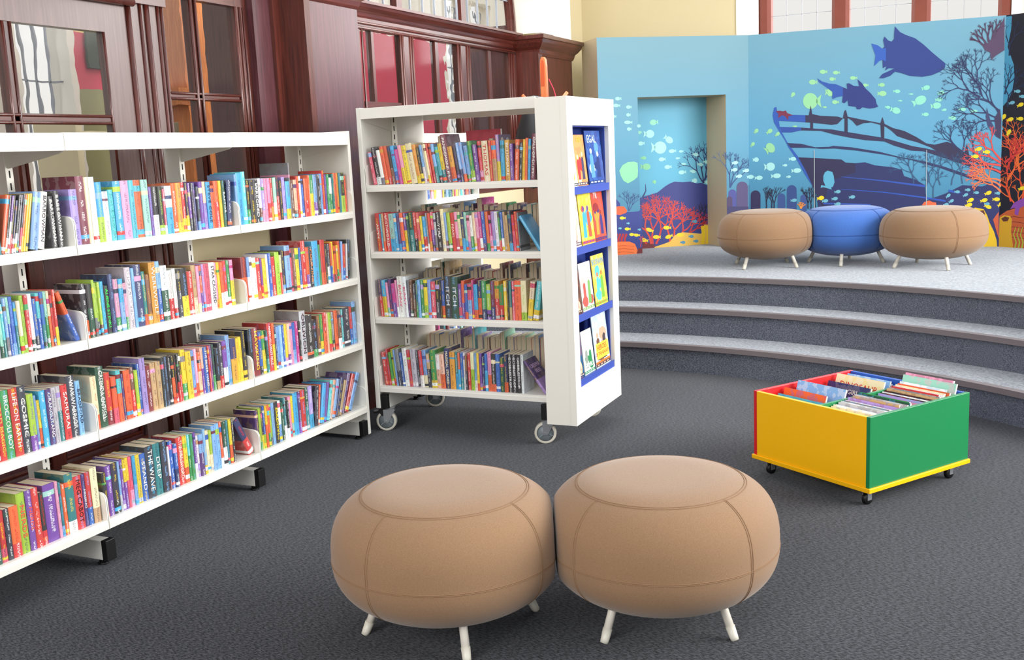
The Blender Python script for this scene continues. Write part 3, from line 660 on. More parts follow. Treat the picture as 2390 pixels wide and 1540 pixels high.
LZ = (1.205, 0.863, 0.52, 0.177)
def wall_bookcase(label, ox, bays, ztop=1.603, xb=-0.37):
    """single sided steel bookcase; local x = 0 at the shelf fronts, runs along +Y"""
    t = thing('bookcase', label, 'bookcase', (ox, 0, 0))
    yend = bays[-1][1]
    e = MB(); e.prism([(0.005, 0.02), (0.0, ztop + 0.008), (xb, ztop + 0.008), (xb, 0.02)], yend, yend + 0.024, 'y', M_WHITE)
    e.build('end_panel', t, bevel=0.002)
    ys = [b[0] for b in bays] + [yend]
    for y in ys:
        pm = MB(); post(pm, -0.285, y if y != yend else yend - 0.018, 0.032, 0.085, 0.03, ztop - 0.03, 'x'); pm.build('upright', t, bevel=0.0015)
    for y in ys[(1 if len(bays) > 1 else 0):]:
        yy = y if y != yend else yend - 0.024
        f = MB(); f.prism([(-0.37, 0.022), (-0.022, 0.022), (-0.022, 0.098), (-0.37, 0.098)], yy - 0.022, yy + 0.022, 'y', M_WHITE)
        fo = f.build('foot', t, bevel=0.003)
        MB().box(-0.022, 0.004, yy - 0.023, yy + 0.023, 0.019, 0.1, M_BLACK).build('end_cap', fo, bevel=0.002)
        for xl in (-0.045, -0.33): MB().lathe([(0.0, 0.022), (0.014, 0.022), (0.014, 0.006), (0.02, 0.006), (0.02, 0.0), (0, 0)], (xl, yy, 0), M_BLACK, 16).build('levelling_foot', fo)
    for (y0, y1) in bays:
        cm = MB(); y0c, y1c = y0 + 0.001, y1 - 0.001
        cm.box(-0.36, 0.0, y0c, y1c, ztop - 0.008, ztop, M_WHITE); cm.box(-0.004, 0.006, y0c, y1c, ztop - 0.062, ztop, M_WHITE); cm.box(-0.36, -0.35, y0c, y1c, ztop - 0.05, ztop, M_WHITE)
        for y in (y0c, y1c - 0.003): cm.prism([(-0.36, ztop), (0.0, ztop), (0.0, ztop - 0.062), (-0.02, ztop - 0.07), (-0.285, ztop - 0.115), (-0.36, ztop - 0.115)], y, y + 0.003, 'y', M_WHITE)
        cm.build('canopy', t, bevel=0.0015)
        for k, z in enumerate(LZ):
            sm = MB(); shelf_tray(sm, -0.27, 0.0, y0 + 0.005, y1 - 0.005, z, 0.034, '+x'); so = sm.build('shelf', t, bevel=0.001)
            for y in (y0 + 0.0015, y1 - 0.0055):
                MB().prism(bracket(0.008, -0.28, y, z), y, y + 0.004, 'y', M_WHITE).build('shelf_bracket', so, bevel=0.0008)
    return t
LFX = -2.955
long_case = wall_bookcase('long white steel bookcase with four shelves, in front of the mahogany panels', LFX, [(1.79, 2.69), (2.69, 3.59), (3.59, 4.484)])
far_case = wall_bookcase('white steel bookcase under the internal window, behind the wheeled bookcase', -3.10, [(5.33, 6.23)])
# screws in the underside of the canopy
def castor(parent, x, y, zt, ang, brake=True, r=0.056):
    ca, sa = math.cos(ang), math.sin(ang)
    T = Matrix.Translation((x, y, 0)) @ Matrix.Rotation(ang, 4, 'Z')
    h = MB(); off = -0.022     # wheel trails behind the swivel along local x
    h.box(-0.03, 0.03, -0.03, 0.03, zt - 0.004, zt, M_STEEL, T)
    pts = [(0.028 * math.cos(a), 0.028 * math.sin(a)) for a in [2 * math.pi * i / 20 for i in range(20)]]
    h.prism(pts, zt - 0.016, zt - 0.004, 'z', M_STEEL, T)
    for s in (-1, 1):
        h.prism([(-0.035, zt - 0.016), (0.03, zt - 0.016), (off + 0.012, r - 0.008), (off - 0.012, r - 0.008)], s * 0.021 - 0.0015, s * 0.021 + 0.0015, 'y', M_STEEL, T)
    h.box(-0.035, 0.03, -0.022, 0.022, zt - 0.019, zt - 0.015, M_STEEL, T)
    h.tube([T @ Vector((off, -0.026, r)), T @ Vector((off, 0.026, r))], 0.006, M_STEEL, 10)
    ho = h.build('castor', parent)
    wv = MB(); wv.lathe([(r - 0.013, -0.016), (r - 0.004, -0.018), (r, -0.013), (r, 0.013), (r - 0.004, 0.018), (r - 0.013, 0.016)], (0, 0, 0), M_WHEEL, 32, 'y')
    wv.v = [tuple(T @ (Vector(p) + Vector((off, 0, r)))) for p in wv.v]; wo = wv.build('wheel', ho)
    hb = MB(); hb.lathe([(0.0, -0.012), (0.014, -0.015), (0.018, -0.006), (r - 0.012, -0.010), (r - 0.012, 0.010), (0.018, 0.006), (0.014, 0.015), (0.0, 0.012)], (0, 0, 0), M_HUB, 24, 'y')
    for k in range(3):
        a = 2 * math.pi * k / 3 + 0.4
        hb.box(0.012, r - 0.015, -0.012, 0.012, -0.002, 0.002, M_HUB, Matrix.Rotation(a, 4, 'Y'))
    hb.v = [tuple(T @ (Vector(p) + Vector((off, 0, r)))) for p in hb.v]; hb.build('wheel_hub', wo)
    if brake:
        b = MB(); b.prism([(-0.03, zt - 0.012), (-0.088, zt - 0.028), (-0.09, zt - 0.034), (-0.055, zt - 0.034), (-0.045, zt - 0.05), (-0.02, zt - 0.04)], -0.019, 0.019, 'y', M_BLACK, T)
        b.box(-0.088, -0.066, -0.014, 0.014, zt - 0.0245, zt - 0.0205, M_STEEL, T); b.build('brake_pedal', ho)

TX0, TX1, TY0, TY1, TZT = -2.955, -1.955, 4.60, 5.26, 1.727
TZ = (1.33, 0.983, 0.635, 0.26)
t = thing('bookcase_trolley', 'double sided white steel bookcase on castors with magazine display end', 'bookcase', (0, 0, 0))
trolley = t
MB().box(TX0 - 0.012, TX0 + 0.014, TY0, TY1, 0.135, TZT, M_WHITE).build('end_panel', t, bevel=0.002)
for x in (TX0 + 0.034, TX1 - 0.02):
    pm = MB(); post(pm, x, 4.895, 0.034, 0.075, 0.14, TZT - 0.03, 'y'); pm.build('upright', t, bevel=0.0015)
for x in (TX0 + 0.038, TX1 - 0.022):
    f = MB(); f.box(x - 0.02, x + 0.02, TY0 + 0.024, TY1 - 0.024, 0.135, 0.212, M_WHITE); fo = f.build('foot', t, bevel=0.003)
    for y in (TY0 + 0.004, TY1 - 0.026): MB().box(x - 0.021, x + 0.021, y, y + 0.022, 0.134, 0.214, M_BLACK).build('end_cap', fo, bevel=0.002)
    for y, a in ((TY0 + 0.06, R_(20)), (TY1 - 0.05, R_(25 if x < -2.5 else 200))): castor(t, x, y, 0.135, a, y < 5 and x < -2.5)
c = MB()
c.box(TX0 + 0.016, TX1 - 0.004, TY0 + 0.01, TY1 - 0.01, TZT - 0.012, TZT - 0.004, M_WHITE)
for y in (TY0 - 0.004, TY1 - 0.006): c.box(TX0 + 0.016, TX1 - 0.004, y, y + 0.01, TZT - 0.058, TZT - 0.003, M_WHITE)
for x in (TX0 + 0.016, TX1 - 0.007): c.prism([(TY0 + 0.01, TZT - 0.005), (TY1 - 0.01, TZT - 0.005), (TY1 - 0.03, TZT - 0.07), (4.99, TZT - 0.115), (4.88, TZT - 0.115), (TY0 + 0.03, TZT - 0.07)], x, x + 0.003, 'x', M_WHITE)
c.build('canopy', t, bevel=0.0015)
for z in TZ:
    for fr, y0, y1 in (('-y', TY0 + 0.012, TY0 + 0.27), ('+y', TY1 - 0.27, TY1 - 0.012)):
        sm = MB(); shelf_tray(sm, TX0 + 0.022, TX1 - 0.008, y0, y1, z, 0.034, fr); so = sm.build('shelf', t, bevel=0.001)
        for x in (TX0 + 0.017, TX1 - 0.009):
            if fr == '-y': pts = [(2 * y0 - p[0], p[1]) for p in bracket(y0 + 0.008, y0 - 0.255, 0, z)]
            else: pts = bracket(y1 + 0.004, y1 - 0.255, 0, z)
            MB().prism(pts, x, x + 0.004, 'x', M_WHITE).build('shelf_bracket', so, bevel=0.0008)
# display end
EX0, EX1, EY0, EY1, EZ0, EZ1 = -1.95, -1.79, 4.568, 5.25, 0.125, 1.715
OY0, OY1, OZ0, OZ1 = 4.64, 5.158, 0.303, 1.58
e = MB()
e.box(EX0, EX1, EY0, OY0, EZ0, EZ1, M_WHITE2); e.box(EX0, EX1, OY1, EY1, EZ0, EZ1, M_WHITE2)
e.box(EX0, EX1, OY0, OY1, EZ0, OZ0, M_WHITE2); e.box(EX0, EX1, OY0, OY1, OZ1, EZ1, M_WHITE2)
e.box(EX0, EX0 + 0.012, OY0, OY1, OZ0, OZ1, M_MAGBLUE)
e.box(EX1 - 0.03, EX1 + 0.001, EY0 - 0.001, EY0 + 0.003, EZ0, EZ1, M_WHITE2)
cab = e.build('display_cabinet', t)
li = MB()
for y0, y1 in ((OY0, OY0 + 0.006), (OY1 - 0.006, OY1)): li.box(EX0 + 0.012, EX1 - 0.022, y0, y1, OZ0, OZ1, M_MAGBLUE)
li.box(EX0 + 0.012, EX1 - 0.022, OY0, OY1, OZ1 - 0.006, OZ1, M_MAGBLUE)
li.build('blue_lining', cab)
MZ = (1.283, 0.99, 0.659, 0.334)
for z in MZ:
    s = MB(); s.prism([(EX0 + 0.012, z - 0.02), (EX1 - 0.004, z - 0.032), (EX1 - 0.004, z), (EX0 + 0.012, z + 0.0)], OY0 + 0.002, OY1 - 0.002, 'y', M_MAGBLUE)
    s.prism([(EX1 - 0.008, z - 0.0), (EX1 - 0.003, z - 0.0), (EX1 - 0.003, z + 0.006), (EX1 - 0.008, z + 0.006)], OY0 + 0.002, OY1 - 0.002, 'y', M_MAGBLUE)
    s.build('display_shelf', cab)

# ================================================================== BOOKS
PAL = {'rd': (206, 44, 42), 'dr': (132, 30, 40), 'or': (232, 98, 44), 'ye': (240, 208, 40), 'go': (226, 160, 48), 'cr': (240, 226, 184), 'wh': (244, 244, 246),
       'lg': (196, 196, 202), 'gy': (132, 132, 138), 'bk': (30, 28, 32), 'dk': (46, 48, 66), 'nv': (36, 46, 100), 'bl': (42, 96, 182), 'lb': (128, 176, 230), 'sk': (62, 172, 222),
       'tq': (84, 196, 206), 'te': (36, 128, 132), 'gr': (52, 150, 76), 'dg': (22, 78, 56), 'li': (166, 204, 52), 'mi': (156, 214, 194), 'pu': (116, 66, 158), 'la': (172, 146, 214),
       'vi': (78, 44, 110), 'mg': (200, 44, 136), 'pk': (240, 160, 194), 'ro': (222, 84, 108), 'br': (118, 74, 52), 'tn': (196, 160, 112), 'ma': (120, 38, 62), 'pe': (246, 196, 164)}
NAMES = {'rd': 'red', 'dr': 'dark red', 'or': 'orange', 'ye': 'yellow', 'go': 'golden', 'cr': 'cream', 'wh': 'white', 'lg': 'silver', 'gy': 'grey', 'bk': 'black', 'dk': 'charcoal',
         'nv': 'navy', 'bl': 'blue', 'lb': 'pale blue', 'sk': 'sky blue', 'tq': 'turquoise', 'te': 'teal', 'gr': 'green', 'dg': 'dark green', 'li': 'lime', 'mi': 'mint', 'pu': 'purple',
         'la': 'lavender', 'vi': 'violet', 'mg': 'magenta', 'pk': 'pink', 'ro': 'rose', 'br': 'brown', 'tn': 'tan', 'ma': 'maroon', 'pe': 'peach'}
DARK = {'bk', 'dk', 'nv', 'vi', 'ma', 'dr', 'dg', 'te', 'br', 'bl', 'pu', 'rd', 'gr', 'mg'}
rng = random.Random(11)
class BookMesh:
    """geometry with 'paint'/'ink' colours and UVs for M_PRINT (slot 0) and M_PAGE (slot 1)"""
    def __init__(s): s.v = []; s.f = []; s.p = []; s.k = []; s.uv = []; s.mi = []
    def face(s, idx, paint, ink, uvs, mi=0): s.f.append(idx); s.p.append(paint); s.k.append(ink); s.uv.append(uvs); s.mi.append(mi)
    def join(s, o, T):
        n = len(s.v); s.v += [tuple(T @ Vector(p)) for p in o.v]; s.f += [[i + n for i in f] for f in o.f]; s.p += o.p; s.k += o.k; s.uv += o.uv; s.mi += o.mi
    def build(s, name, mats):
        me = bpy.data.meshes.new(name); me.from_pydata(s.v, [], s.f)
        for m in mats: me.materials.append(m)
        me.polygons.foreach_set('material_index', s.mi)
        ca = me.color_attributes.new('paint', 'FLOAT_COLOR', 'CORNER'); cb = me.color_attributes.new('ink', 'FLOAT_COLOR', 'CORNER'); uv = me.uv_layers.new(name='UVMap')
        A, B, U = [], [], []
        for f, p, k, u in zip(s.f, s.p, s.k, s.uv):
            for i in range(len(f)): A += p; B += k; U += u[i]
        ca.data.foreach_set('color', A); cb.data.foreach_set('color', B); uv.data.foreach_set('uv', U); me.update()
        return me
def cover_geo(th, h, d, c1, c2, split, inks, seed, cover=None, extra=()):
    """paper cover: rounded spine at y=0, boards to y=d"""
    g = BookMesh(); b = 0.0012 if th > 0.006 else 0.0006; r = min(0.004, th * 0.28)
    prof = [(0, d), (0, r), (th * 0.18, r * 0.25), (th * 0.5, 0), (th * 0.82, r * 0.25), (th, r), (th, d), (th - b, d), (th - b, b + r), (b, b + r), (b, d)]
    bands = [(c2, inks[1], split)] if c2 else []
    bands += [(c1, inks[0], 1.0)]
    if extra:      # printed label strips on the spine: (from, to, colour)
        nb = []; z0 = 0.0
        for (cc, ik, z1) in bands:
            for (ea, eb, ec) in extra:
                if z0 + 0.01 < ea and eb < z1 - 0.01: nb += [(cc, ik, ea), (ec, ik, eb)]
            nb.append((cc, ik, z1)); z0 = z1
        bands = nb
    lv = [0.0] + [h * bd[2] for bd in bands]
    n = len(prof)
    for z in lv: g.v += [(x, y, z) for x, y in prof]
    so = seed * 3.7
    for j in range(len(lv) - 1):
        paint, ink = bands[j][0], bands[j][1]
        for i in range(n):
            i2 = (i + 1) % n; idx = [j * n + i, j * n + i2, (j + 1) * n + i2, (j + 1) * n + i]
            if 1 <= i <= 4:
                ys = [prof[i][0] / th, prof[i2][0] / th]
                uvs = [(lv[j] + so, ys[0]), (lv[j] + so, ys[1]), (lv[j + 1] + so, ys[1]), (lv[j + 1] + so, ys[0])]
            elif i in (0, 5):
                q = [prof[i][1] * 3, prof[i2][1] * 3]
                uvs = [(lv[j] + so, 2 + q[0]), (lv[j] + so, 2 + q[1]), (lv[j + 1] + so, 2 + q[1]), (lv[j + 1] + so, 2 + q[0])]
            else: uvs = [(0, -1)] * 4
            pp = paint if i not in (0, 5) else (cover or paint)
            g.face(idx, pp, ink, uvs)
    top = (len(lv) - 1) * n
    # end caps of the C-shaped cover, as three strips
    for base, c, inv in ((0, c2 or c1, True), (top, c1, False)):
        for q in ((0, 1, 9, 10), (1, 2, 3, 4, 5, 8, 9), (5, 6, 7, 8)):
            idx = [base + i for i in q]; g.face(idx if inv else idx[::-1], c, c, [(0, -1)] * len(idx))
    return g
def page_geo(th, h, d):
    g = BookMesh(); b = 0.0012 if th > 0.006 else 0.0006; x0, x1, y0, y1, z0, z1 = b + 1e-4, th - b - 1e-4, 0.004, d - 0.002, 0.0012, h - 0.0012
    g.v = [(x, y, z) for z in (z0, z1) for y in (y0, y1) for x in (x0, x1)]
    for f in ((0, 2, 3, 1), (4, 5, 7, 6), (0, 1, 5, 4), (2, 6, 7, 3), (0, 4, 6, 2), (1, 3, 7, 5)): g.face(list(f), (1, 1, 1, 1), (1, 1, 1, 1), [(0, -1)] * 4, 1)
    return g
def jit(c, a=0.10):
    k = 1 + rng.uniform(-a, a); l = lin(c); return tuple(min(1, (x * 0.9 + 0.045) * k * (1 + rng.uniform(-0.06, 0.06))) for x in l[:3]) + (1.0,)
TOK = re.compile(r'(_|[a-z]{2}(?:\.([a-z]{2}))?)(\d+)(?:\^([\d.]+))?(?:([<>])(\d+))?(?:=(\S+))?$')
ALL = []       # every book: dict with frame, thickness, ...
def lay(key, z, start, end, toks, frame, lo, hi, shelf, bay, case):
    items = []
    for s in toks.split():
        m = TOK.match(s); items.append(m)
    def place(scale):
        pos = start; res = []; R = None
        for m in items:
            th = int(m[3]) / 1000 * scale
            if m[1] == '_': pos += th; continue
            code = m[1][:2]; h = float(m[4]) / 100 if m[4] else H0[len(res) % 97] ; a = R_(int(m[6])) * (1 if m[5] == '>' else -1) if m[6] else 0.0
            ca, sa = math.cos(a), math.sin(a)
            # corners for base pivot at 0: lean right (+) pivots on the right bottom corner, lean left on the left bottom corner
            def left(zz):   # left boundary x at height zz, relative to the pivot frame origin (bottom-left corner)
                return zz * math.tan(a)
            lift = 0
            if a >= 0:
                ox, oz = 0.0, th * sa
            else: ox, oz = 0.0, 0.0
            # sample quad
            def bounds(ox_):
                P = [(ox_, oz), (ox_ + th * ca, oz - th * sa), (ox_ + th * ca + h * sa, oz - th * sa + h * ca), (ox_ + h * sa, oz + h * ca)]
                return P
            P = bounds(0.0)
            if R is not None:
                sh = max(r_at(R, zz, max) - r_at(P, zz, min) for zz in ZS if r_at(R, zz, max) is not None and r_at(P, zz, min) is not None)
                nx = max(pos, sh + 0.0004)
            else: nx = max(pos, -min(p[0] for p in P) + lo)
            P = bounds(nx)
            res.append((m, nx, oz, th, h, a, P)); R = P
            pos = nx + th * ca + 0.0003
        return res
    def r_at(P, zz, fn):
        xs = []
        for i in range(4):
            (xa, za), (xb, zb) = P[i], P[(i + 1) % 4]
            if abs(za - zb) < 1e-9: continue
            if min(za, zb) - 1e-9 <= zz <= max(za, zb) + 1e-9: xs.append(xa + (xb - xa) * (zz - za) / (zb - za))
        return fn(xs) if xs else None
    ZS = [0.003 + 0.009 * i for i in range(27)]
    H0 = [0.197 + rng.choice((-0.017, 0, 0, 0, 0, 0.003)) + rng.uniform(-0.002, 0.002) for _ in range(97)]
    sc = 1.0
    for _ in range(40):
        res = place(sc)
        mx = max(max(p[0] for p in r[6]) for r in res)
        if mx <= hi: break
        sc *= 1 - (mx - hi) / (hi - lo) * 0.7 - 0.001
    out = []
    for i, (m, nx, oz, th, h, a, P) in enumerate(res):
        th2 = max(0.004, th - 0.0002)
        out.append(dict(c1=m[1][:2], c2=m[2], th=th2, h=h, a=a, x=nx, z=z + oz + 0.0003, txt=(m[7] or '').replace('_', ' '), frame=frame, shelf=shelf, bay=bay, case=case, i=i, n=len(res)))
    for i, b in enumerate(out):
        b['prev'] = out[i - 1] if i else None; b['next'] = out[i + 1] if i + 1 < len(out) else None
    ALL.extend(out)
# frames: local x along the shelf, local y into it, z up
def frame_left(front): return lambda x: Matrix.Translation((front, x, 0)) @ Matrix.Rotation(R_(90), 4, 'Z')
def frame_front(front): return lambda x: Matrix.Translation((x, front, 0))
def frame_back(front): return lambda x: Matrix.Translation((x, front, 0)) @ Matrix.Rotation(R_(180), 4, 'Z')
SHN = ('top shelf', 'second shelf', 'third shelf', 'bottom shelf')
for key, (z, s0, s1, toks) in LEFT_ROWS.items():
    k = 'ABC'.index(key[0]); y0, y1 = ((1.79, 2.69), (2.69, 3.59), (3.59, 4.484))[k]
    if k: s0 = y0 + 0.012
    lay(key, z, s0, s1, toks, frame_left(LFX - 0.012), y0 + 0.01, y1 - 0.010 if k < 2 else y1 - 0.012, SHN[int(key[1]) - 1], ('near', 'middle', 'far')[k], 'long bookcase')
for key, (z, s0, s1, toks) in TROLLEY_ROWS.items():
    lay(key, z, s0, s1, toks, frame_front(TY0 + 0.022), TX0 + 0.024, TX1 - 0.014, SHN[int(key) - 1], '', 'wheeled bookcase')
def bmat(b):
    F = b['frame'](0)
    return F @ Matrix.Translation((b['x'], 0, b['z'])) @ Matrix.Rotation(b['a'], 4, 'Y')
for b in ALL:
    b['d'] = b['h'] * rng.uniform(0.62, 0.68); b['inset'] = rng.uniform(0, 0.006); b['seed'] = rng.randrange(1, 200); b['split'] = rng.choice((0.2, 0.27, 0.33, 0.42, 0.55))
    b['M'] = bmat(b) @ Matrix.Translation((0, b['inset'], 0))
    c = b['M'] @ Vector((b['th'] / 2, 0, b['h'] / 2)); u, v, D = project(c); q0 = project(b['M'] @ Vector((0, 0, b['h'] / 2))); q1 = project(b['M'] @ Vector((b['th'], 0, b['h'] / 2)))
    b['u'] = u; b['vis'] = -4 < u < 2390 and v < 1540 and q0[2] > 0
    b['area'] = abs(q1[0] - q0[0]) * b['h'] * FPX / D if b['vis'] else 0
    c1 = jit(PAL[b['c1']]); c2 = jit(PAL[b['c2']]) if b['c2'] else None
    if b['txt']: c2v = None
    lightink = (0.92, 0.92, 0.9, 1); darkink = (0.03, 0.03, 0.05, 1)
    i1 = (lin(PAL[b['c2']]) if b['c2'] and rng.random() < 0.35 else (rng.choice([lightink, lin(PAL['ye']), lightink, lin(PAL['lb'])]) if b['c1'] in DARK else rng.choice([darkink, lin(PAL['dr']), lin(PAL['nv']), lin(PAL['wh'])])))
    i2 = lightink if (b['c2'] or b['c1']) in DARK else darkink
    i1, i2 = i1[:3] + (0.14,), i2[:3] + (0.14,)
    ex = []
    if not b['txt'] and rng.random() < 0.55:
        t0 = rng.choice((0.03, 0.05, 0.08)); ex.append((t0, t0 + rng.uniform(0.05, 0.09), jit(PAL[rng.choice(('wh', 'wh', 'ye', 'rd', 'sk', 'bk', 'or', 'lg'))])))
    if not b['txt'] and rng.random() < 0.4:
        t0 = rng.uniform(0.72, 0.86); ex.append((t0, t0 + rng.uniform(0.04, 0.12), jit(PAL[rng.choice(list(PAL))])))
    b['geo'] = cover_geo(b['th'], b['h'], b['d'], c1, c2 if not b['txt'] else None, b['split'], (i1, i2), b['seed'], None, ex)
    b['paints'] = (c1, c2)
order = sorted((b for b in ALL if b['vis']), key=lambda b: -b['area'] * (4 if abs(b['a']) > 0.33 and b['c1'] in ('vi', 'sk', 'nv', 'or') else 1))
CHOSEN = set(id(b) for b in order[:300])
REST = BookMesh()
def size_word(b):
    if b['h'] > 0.215: s = 'tall '
    elif b['h'] < 0.187: s = 'short '
    else: s = ''
    if b['th'] < 0.016: s += 'thin '
    elif b['th'] > 0.030: s += 'thick '
    return s
def place_words(b): return b['shelf'] + (', ' + b['bay'] + ' bay, long bookcase' if b['bay'] else ', wheeled bookcase')
def label_book(b):
    H = lambda s: s.replace(' ', '-')
    col = H(NAMES[b['c1']])
    if b['c2'] and b['c2'] != b['c1'] and not b['txt']: col += '-and-' + H(NAMES[b['c2']])
    ln = 'leaning ' if abs(b['a']) > 0.2 else ''
    nb = [x for x in (b['prev'], b['next']) if x]
    if len(nb) == 2: bt = 'between ' + H(NAMES[nb[0]['c1']]) + ' and ' + H(NAMES[nb[1]['c1']])
    else: bt = 'at the row end beside ' + H(NAMES[nb[0]['c1']])
    return f"{size_word(b)}{ln}{col} book {bt}, {place_words(b)}"
INKS = {}
def ink_mat(rgb):
    k = 'spine_ink_%d_%d_%d' % rgb
    return mat(k, rgb, 0.45)
TITLE_INK = {'WRECKED': (240, 240, 240), 'ALIENS STINK!': (60, 230, 90), 'OBLIVION': (30, 28, 40), 'HAWKING': (245, 215, 50), 'NERDS': (250, 90, 60), 'DADDY!': (245, 220, 40), 'WEREWOLF': (240, 235, 220),
             'HISTKEEPERS': (245, 245, 248), 'BAD MAGIC': (230, 190, 90), 'MEG CABOT': (60, 10, 14), 'ASPIN': (245, 240, 235), 'DARKMORE NOTES': (90, 220, 210), 'GOBBLESTROP': (245, 245, 245), 'ITCH': (240, 240, 240),
             'STAR CROSSED': (60, 40, 50), 'THOMAS': (200, 40, 40), 'BUNNY': (220, 50, 110), 'PEARL': (250, 235, 220), 'THE FIRE SWORD': (240, 230, 210), 'BILLIONAIRE': (250, 250, 245), 'COURTING': (240, 150, 90), 'LADY BUG': (250, 250, 250)}
n_ind = 0
spent = {}
for b in ALL:
    if id(b) not in CHOSEN:
        pg = page_geo(b['th'], b['h'], b['d']); REST.join(b['geo'], b['M']); REST.join(pg, b['M']); continue
    me = b['geo'].build('book_cover', [M_PRINT]); o = bpy.data.objects.new('book', me); COL.objects.link(o); o.matrix_world = b['M']
    lab = label_book(b); spent.setdefault(lab, []).append((o, b))
    tag(o, lab, 'book', 'books on the ' + b['shelf'] + ' of the ' + b['case'])
    pm = page_geo(b['th'], b['h'], b['d'])
    for k in range(len(pm.mi)): pm.mi[k] = 0
    pg = bpy.data.objects.new('page_block', pm.build('page_block', [M_PAGE])); COL.objects.link(pg); pg.parent = o
    if b['txt']:
        ink = TITLE_INK.get(b['txt'], (240, 238, 230) if b['c1'] in DARK else (40, 34, 48))
        tm = text_mesh(b['txt'], b['th'] * 0.72, ink_mat(ink))
        xs = [v.co.x for v in tm.vertices]; wd = max(xs) - min(xs); k = min(1.6, b['h'] * 0.8 / wd)
        kw = k if k < 1 else min(k, 1.6)
        to = bpy.data.objects.new('title_lettering', tm); COL.objects.link(to); to.parent = o
        # local text x -> down the spine, text y -> across
        to.matrix_local = Matrix.Translation((b['th'] / 2, -0.0004, b['h'] * 0.53)) @ Matrix(((0, 1, 0, 0), (0, 0, -1, 0), (-1, 0, 0, 0), (0, 0, 0, 1))) @ Matrix.Diagonal((kw, 1, 1, 1))
for o_, b_ in [(o, b) for l in spent.values() for (o, b) in l if b['case'] == 'wheeled bookcase' and b['shelf'] == 'bottom shelf' and b['c1'] == 'vi']:
    for k_, (tx_, sz_) in enumerate((('CREEPER', 0.029), ('FILES', 0.029))):
        to = bpy.data.objects.new('title_lettering', text_mesh(tx_, sz_, ink_mat((226, 190, 226)))); COL.objects.link(to); to.parent = o_
        to.matrix_local = Matrix.Translation((b_['th'] + 0.0004, b_['d'] * 0.5, b_['h'] * (0.78 - 0.16 * k_))) @ Matrix(((0, 0, 1, 0), (1, 0, 0, 0), (0, 1, 0, 0), (0, 0, 0, 1)))
NTH = lambda n: '%d%s' % (n, 'th' if 10 <= n % 100 <= 20 else {1: 'st', 2: 'nd', 3: 'rd'}.get(n % 10, 'th'))
for lab, lst in spent.items():
    for o, b in lst:
        if len(lst) > 1 or len(lab.split()) > 16:
            o['label'] = f"{size_word(b)}{NAMES[b['c1']].replace(' ', '-')} book, {NTH(b['i'] + 1)} from the left, {place_words(b)}"
# books turned fore-edge out on the back of the wheeled bookcase, and the far bookcase: too many and too small to part
CODES = list(PAL)
def filler(frame, x0, x1, z, hmin=0.18, hmax=0.215, upto=None):
    x = x0
    while x < x1:
        th = rng.uniform(0.012, 0.034); h = rng.uniform(hmin, hmax) if rng.random() < 0.85 else rng.uniform(0.215, 0.25)
        if x + th > x1: break
        c = jit(PAL[rng.choice(CODES)]); g = cover_geo(th - 0.0005, h, h * 0.65, c, jit(PAL[rng.choice(CODES)]) if rng.random() < 0.5 else None, rng.choice((0.25, 0.4)), ((0.9, 0.9, 0.9, 0.2), (0.9, 0.9, 0.9, 0.2)), rng.randrange(200))
        Mx = frame(0) @ Matrix.Translation((x, rng.uniform(0, 0.012), z + 0.0004))
        REST.join(g, Mx); REST.join(page_geo(th - 0.0005, h, h * 0.65), Mx); x += th
for k, z in enumerate(TZ):
    filler(frame_back(TY1 - 0.02), 1.972 + (0.42 if k == 0 else 0), 2.928, z)
for z in LZ[:]:
    filler(frame_left(-3.112), 5.345, 6.21, z, 0.17, 0.20)
me = REST.build('shelved_books', [M_PRINT, M_PAGE]); o = bpy.data.objects.new('shelved_books', me); COL.objects.link(o)
tag(o, 'the many smaller and further books filling the white bookcases', 'books', kind='stuff')
# two big covers that stand above the back row of the wheeled bookcase
def cover_book(name, label, w, h, th, c1, M, cat='book', group=None, ink=(0.9, 0.9, 0.9, 1), seed=3, title=None, tcol=(240, 240, 240), tsize=0.02, tpos=(0.5, 0.85), title_rows=None):
    """a book or magazine by its front cover: local x = width, z = height, thickness into +y; spine on the left"""
    g = BookMesh(); g.v = [(x, y, z) for z in (0, h) for y in (0, th) for x in (0, w)]
    so = seed * 1.3
    fs = (((0, 2, 3, 1), 0), ((4, 5, 7, 6), 0), ((0, 1, 5, 4), 1), ((2, 6, 7, 3), 1), ((0, 4, 6, 2), 2), ((1, 3, 7, 5), 0))
    for f, k in fs:
        if k == 1: g.face(list(f), c1, ink, [(g.v[i][2] * 1.0 + so, 2 + g.v[i][0] * 3) for i in f])
        else: g.face(list(f), (c1 if k == 2 else (0.8, 0.76, 0.68, 1)), c1, [(0, -1)] * 4)
    o = bpy.data.objects.new(name, g.build(name, [M_PRINT])); COL.objects.link(o); o.matrix_world = M
    tag(o, label, cat, group)
    for (tx, tz, ts, tcc, ttl) in (title_rows or ([(tpos[0], tpos[1], tsize, tcol, title)] if title else [])):
        tm = text_mesh(ttl, ts, ink_mat(tcc)); to = bpy.data.objects.new('title_lettering', tm); COL.objects.link(to); to.parent = o
        to.matrix_local = Matrix.Translation((w * tx, -0.0006, h * tz)) @ Matrix.Rotation(R_(90), 4, 'X')
    return o
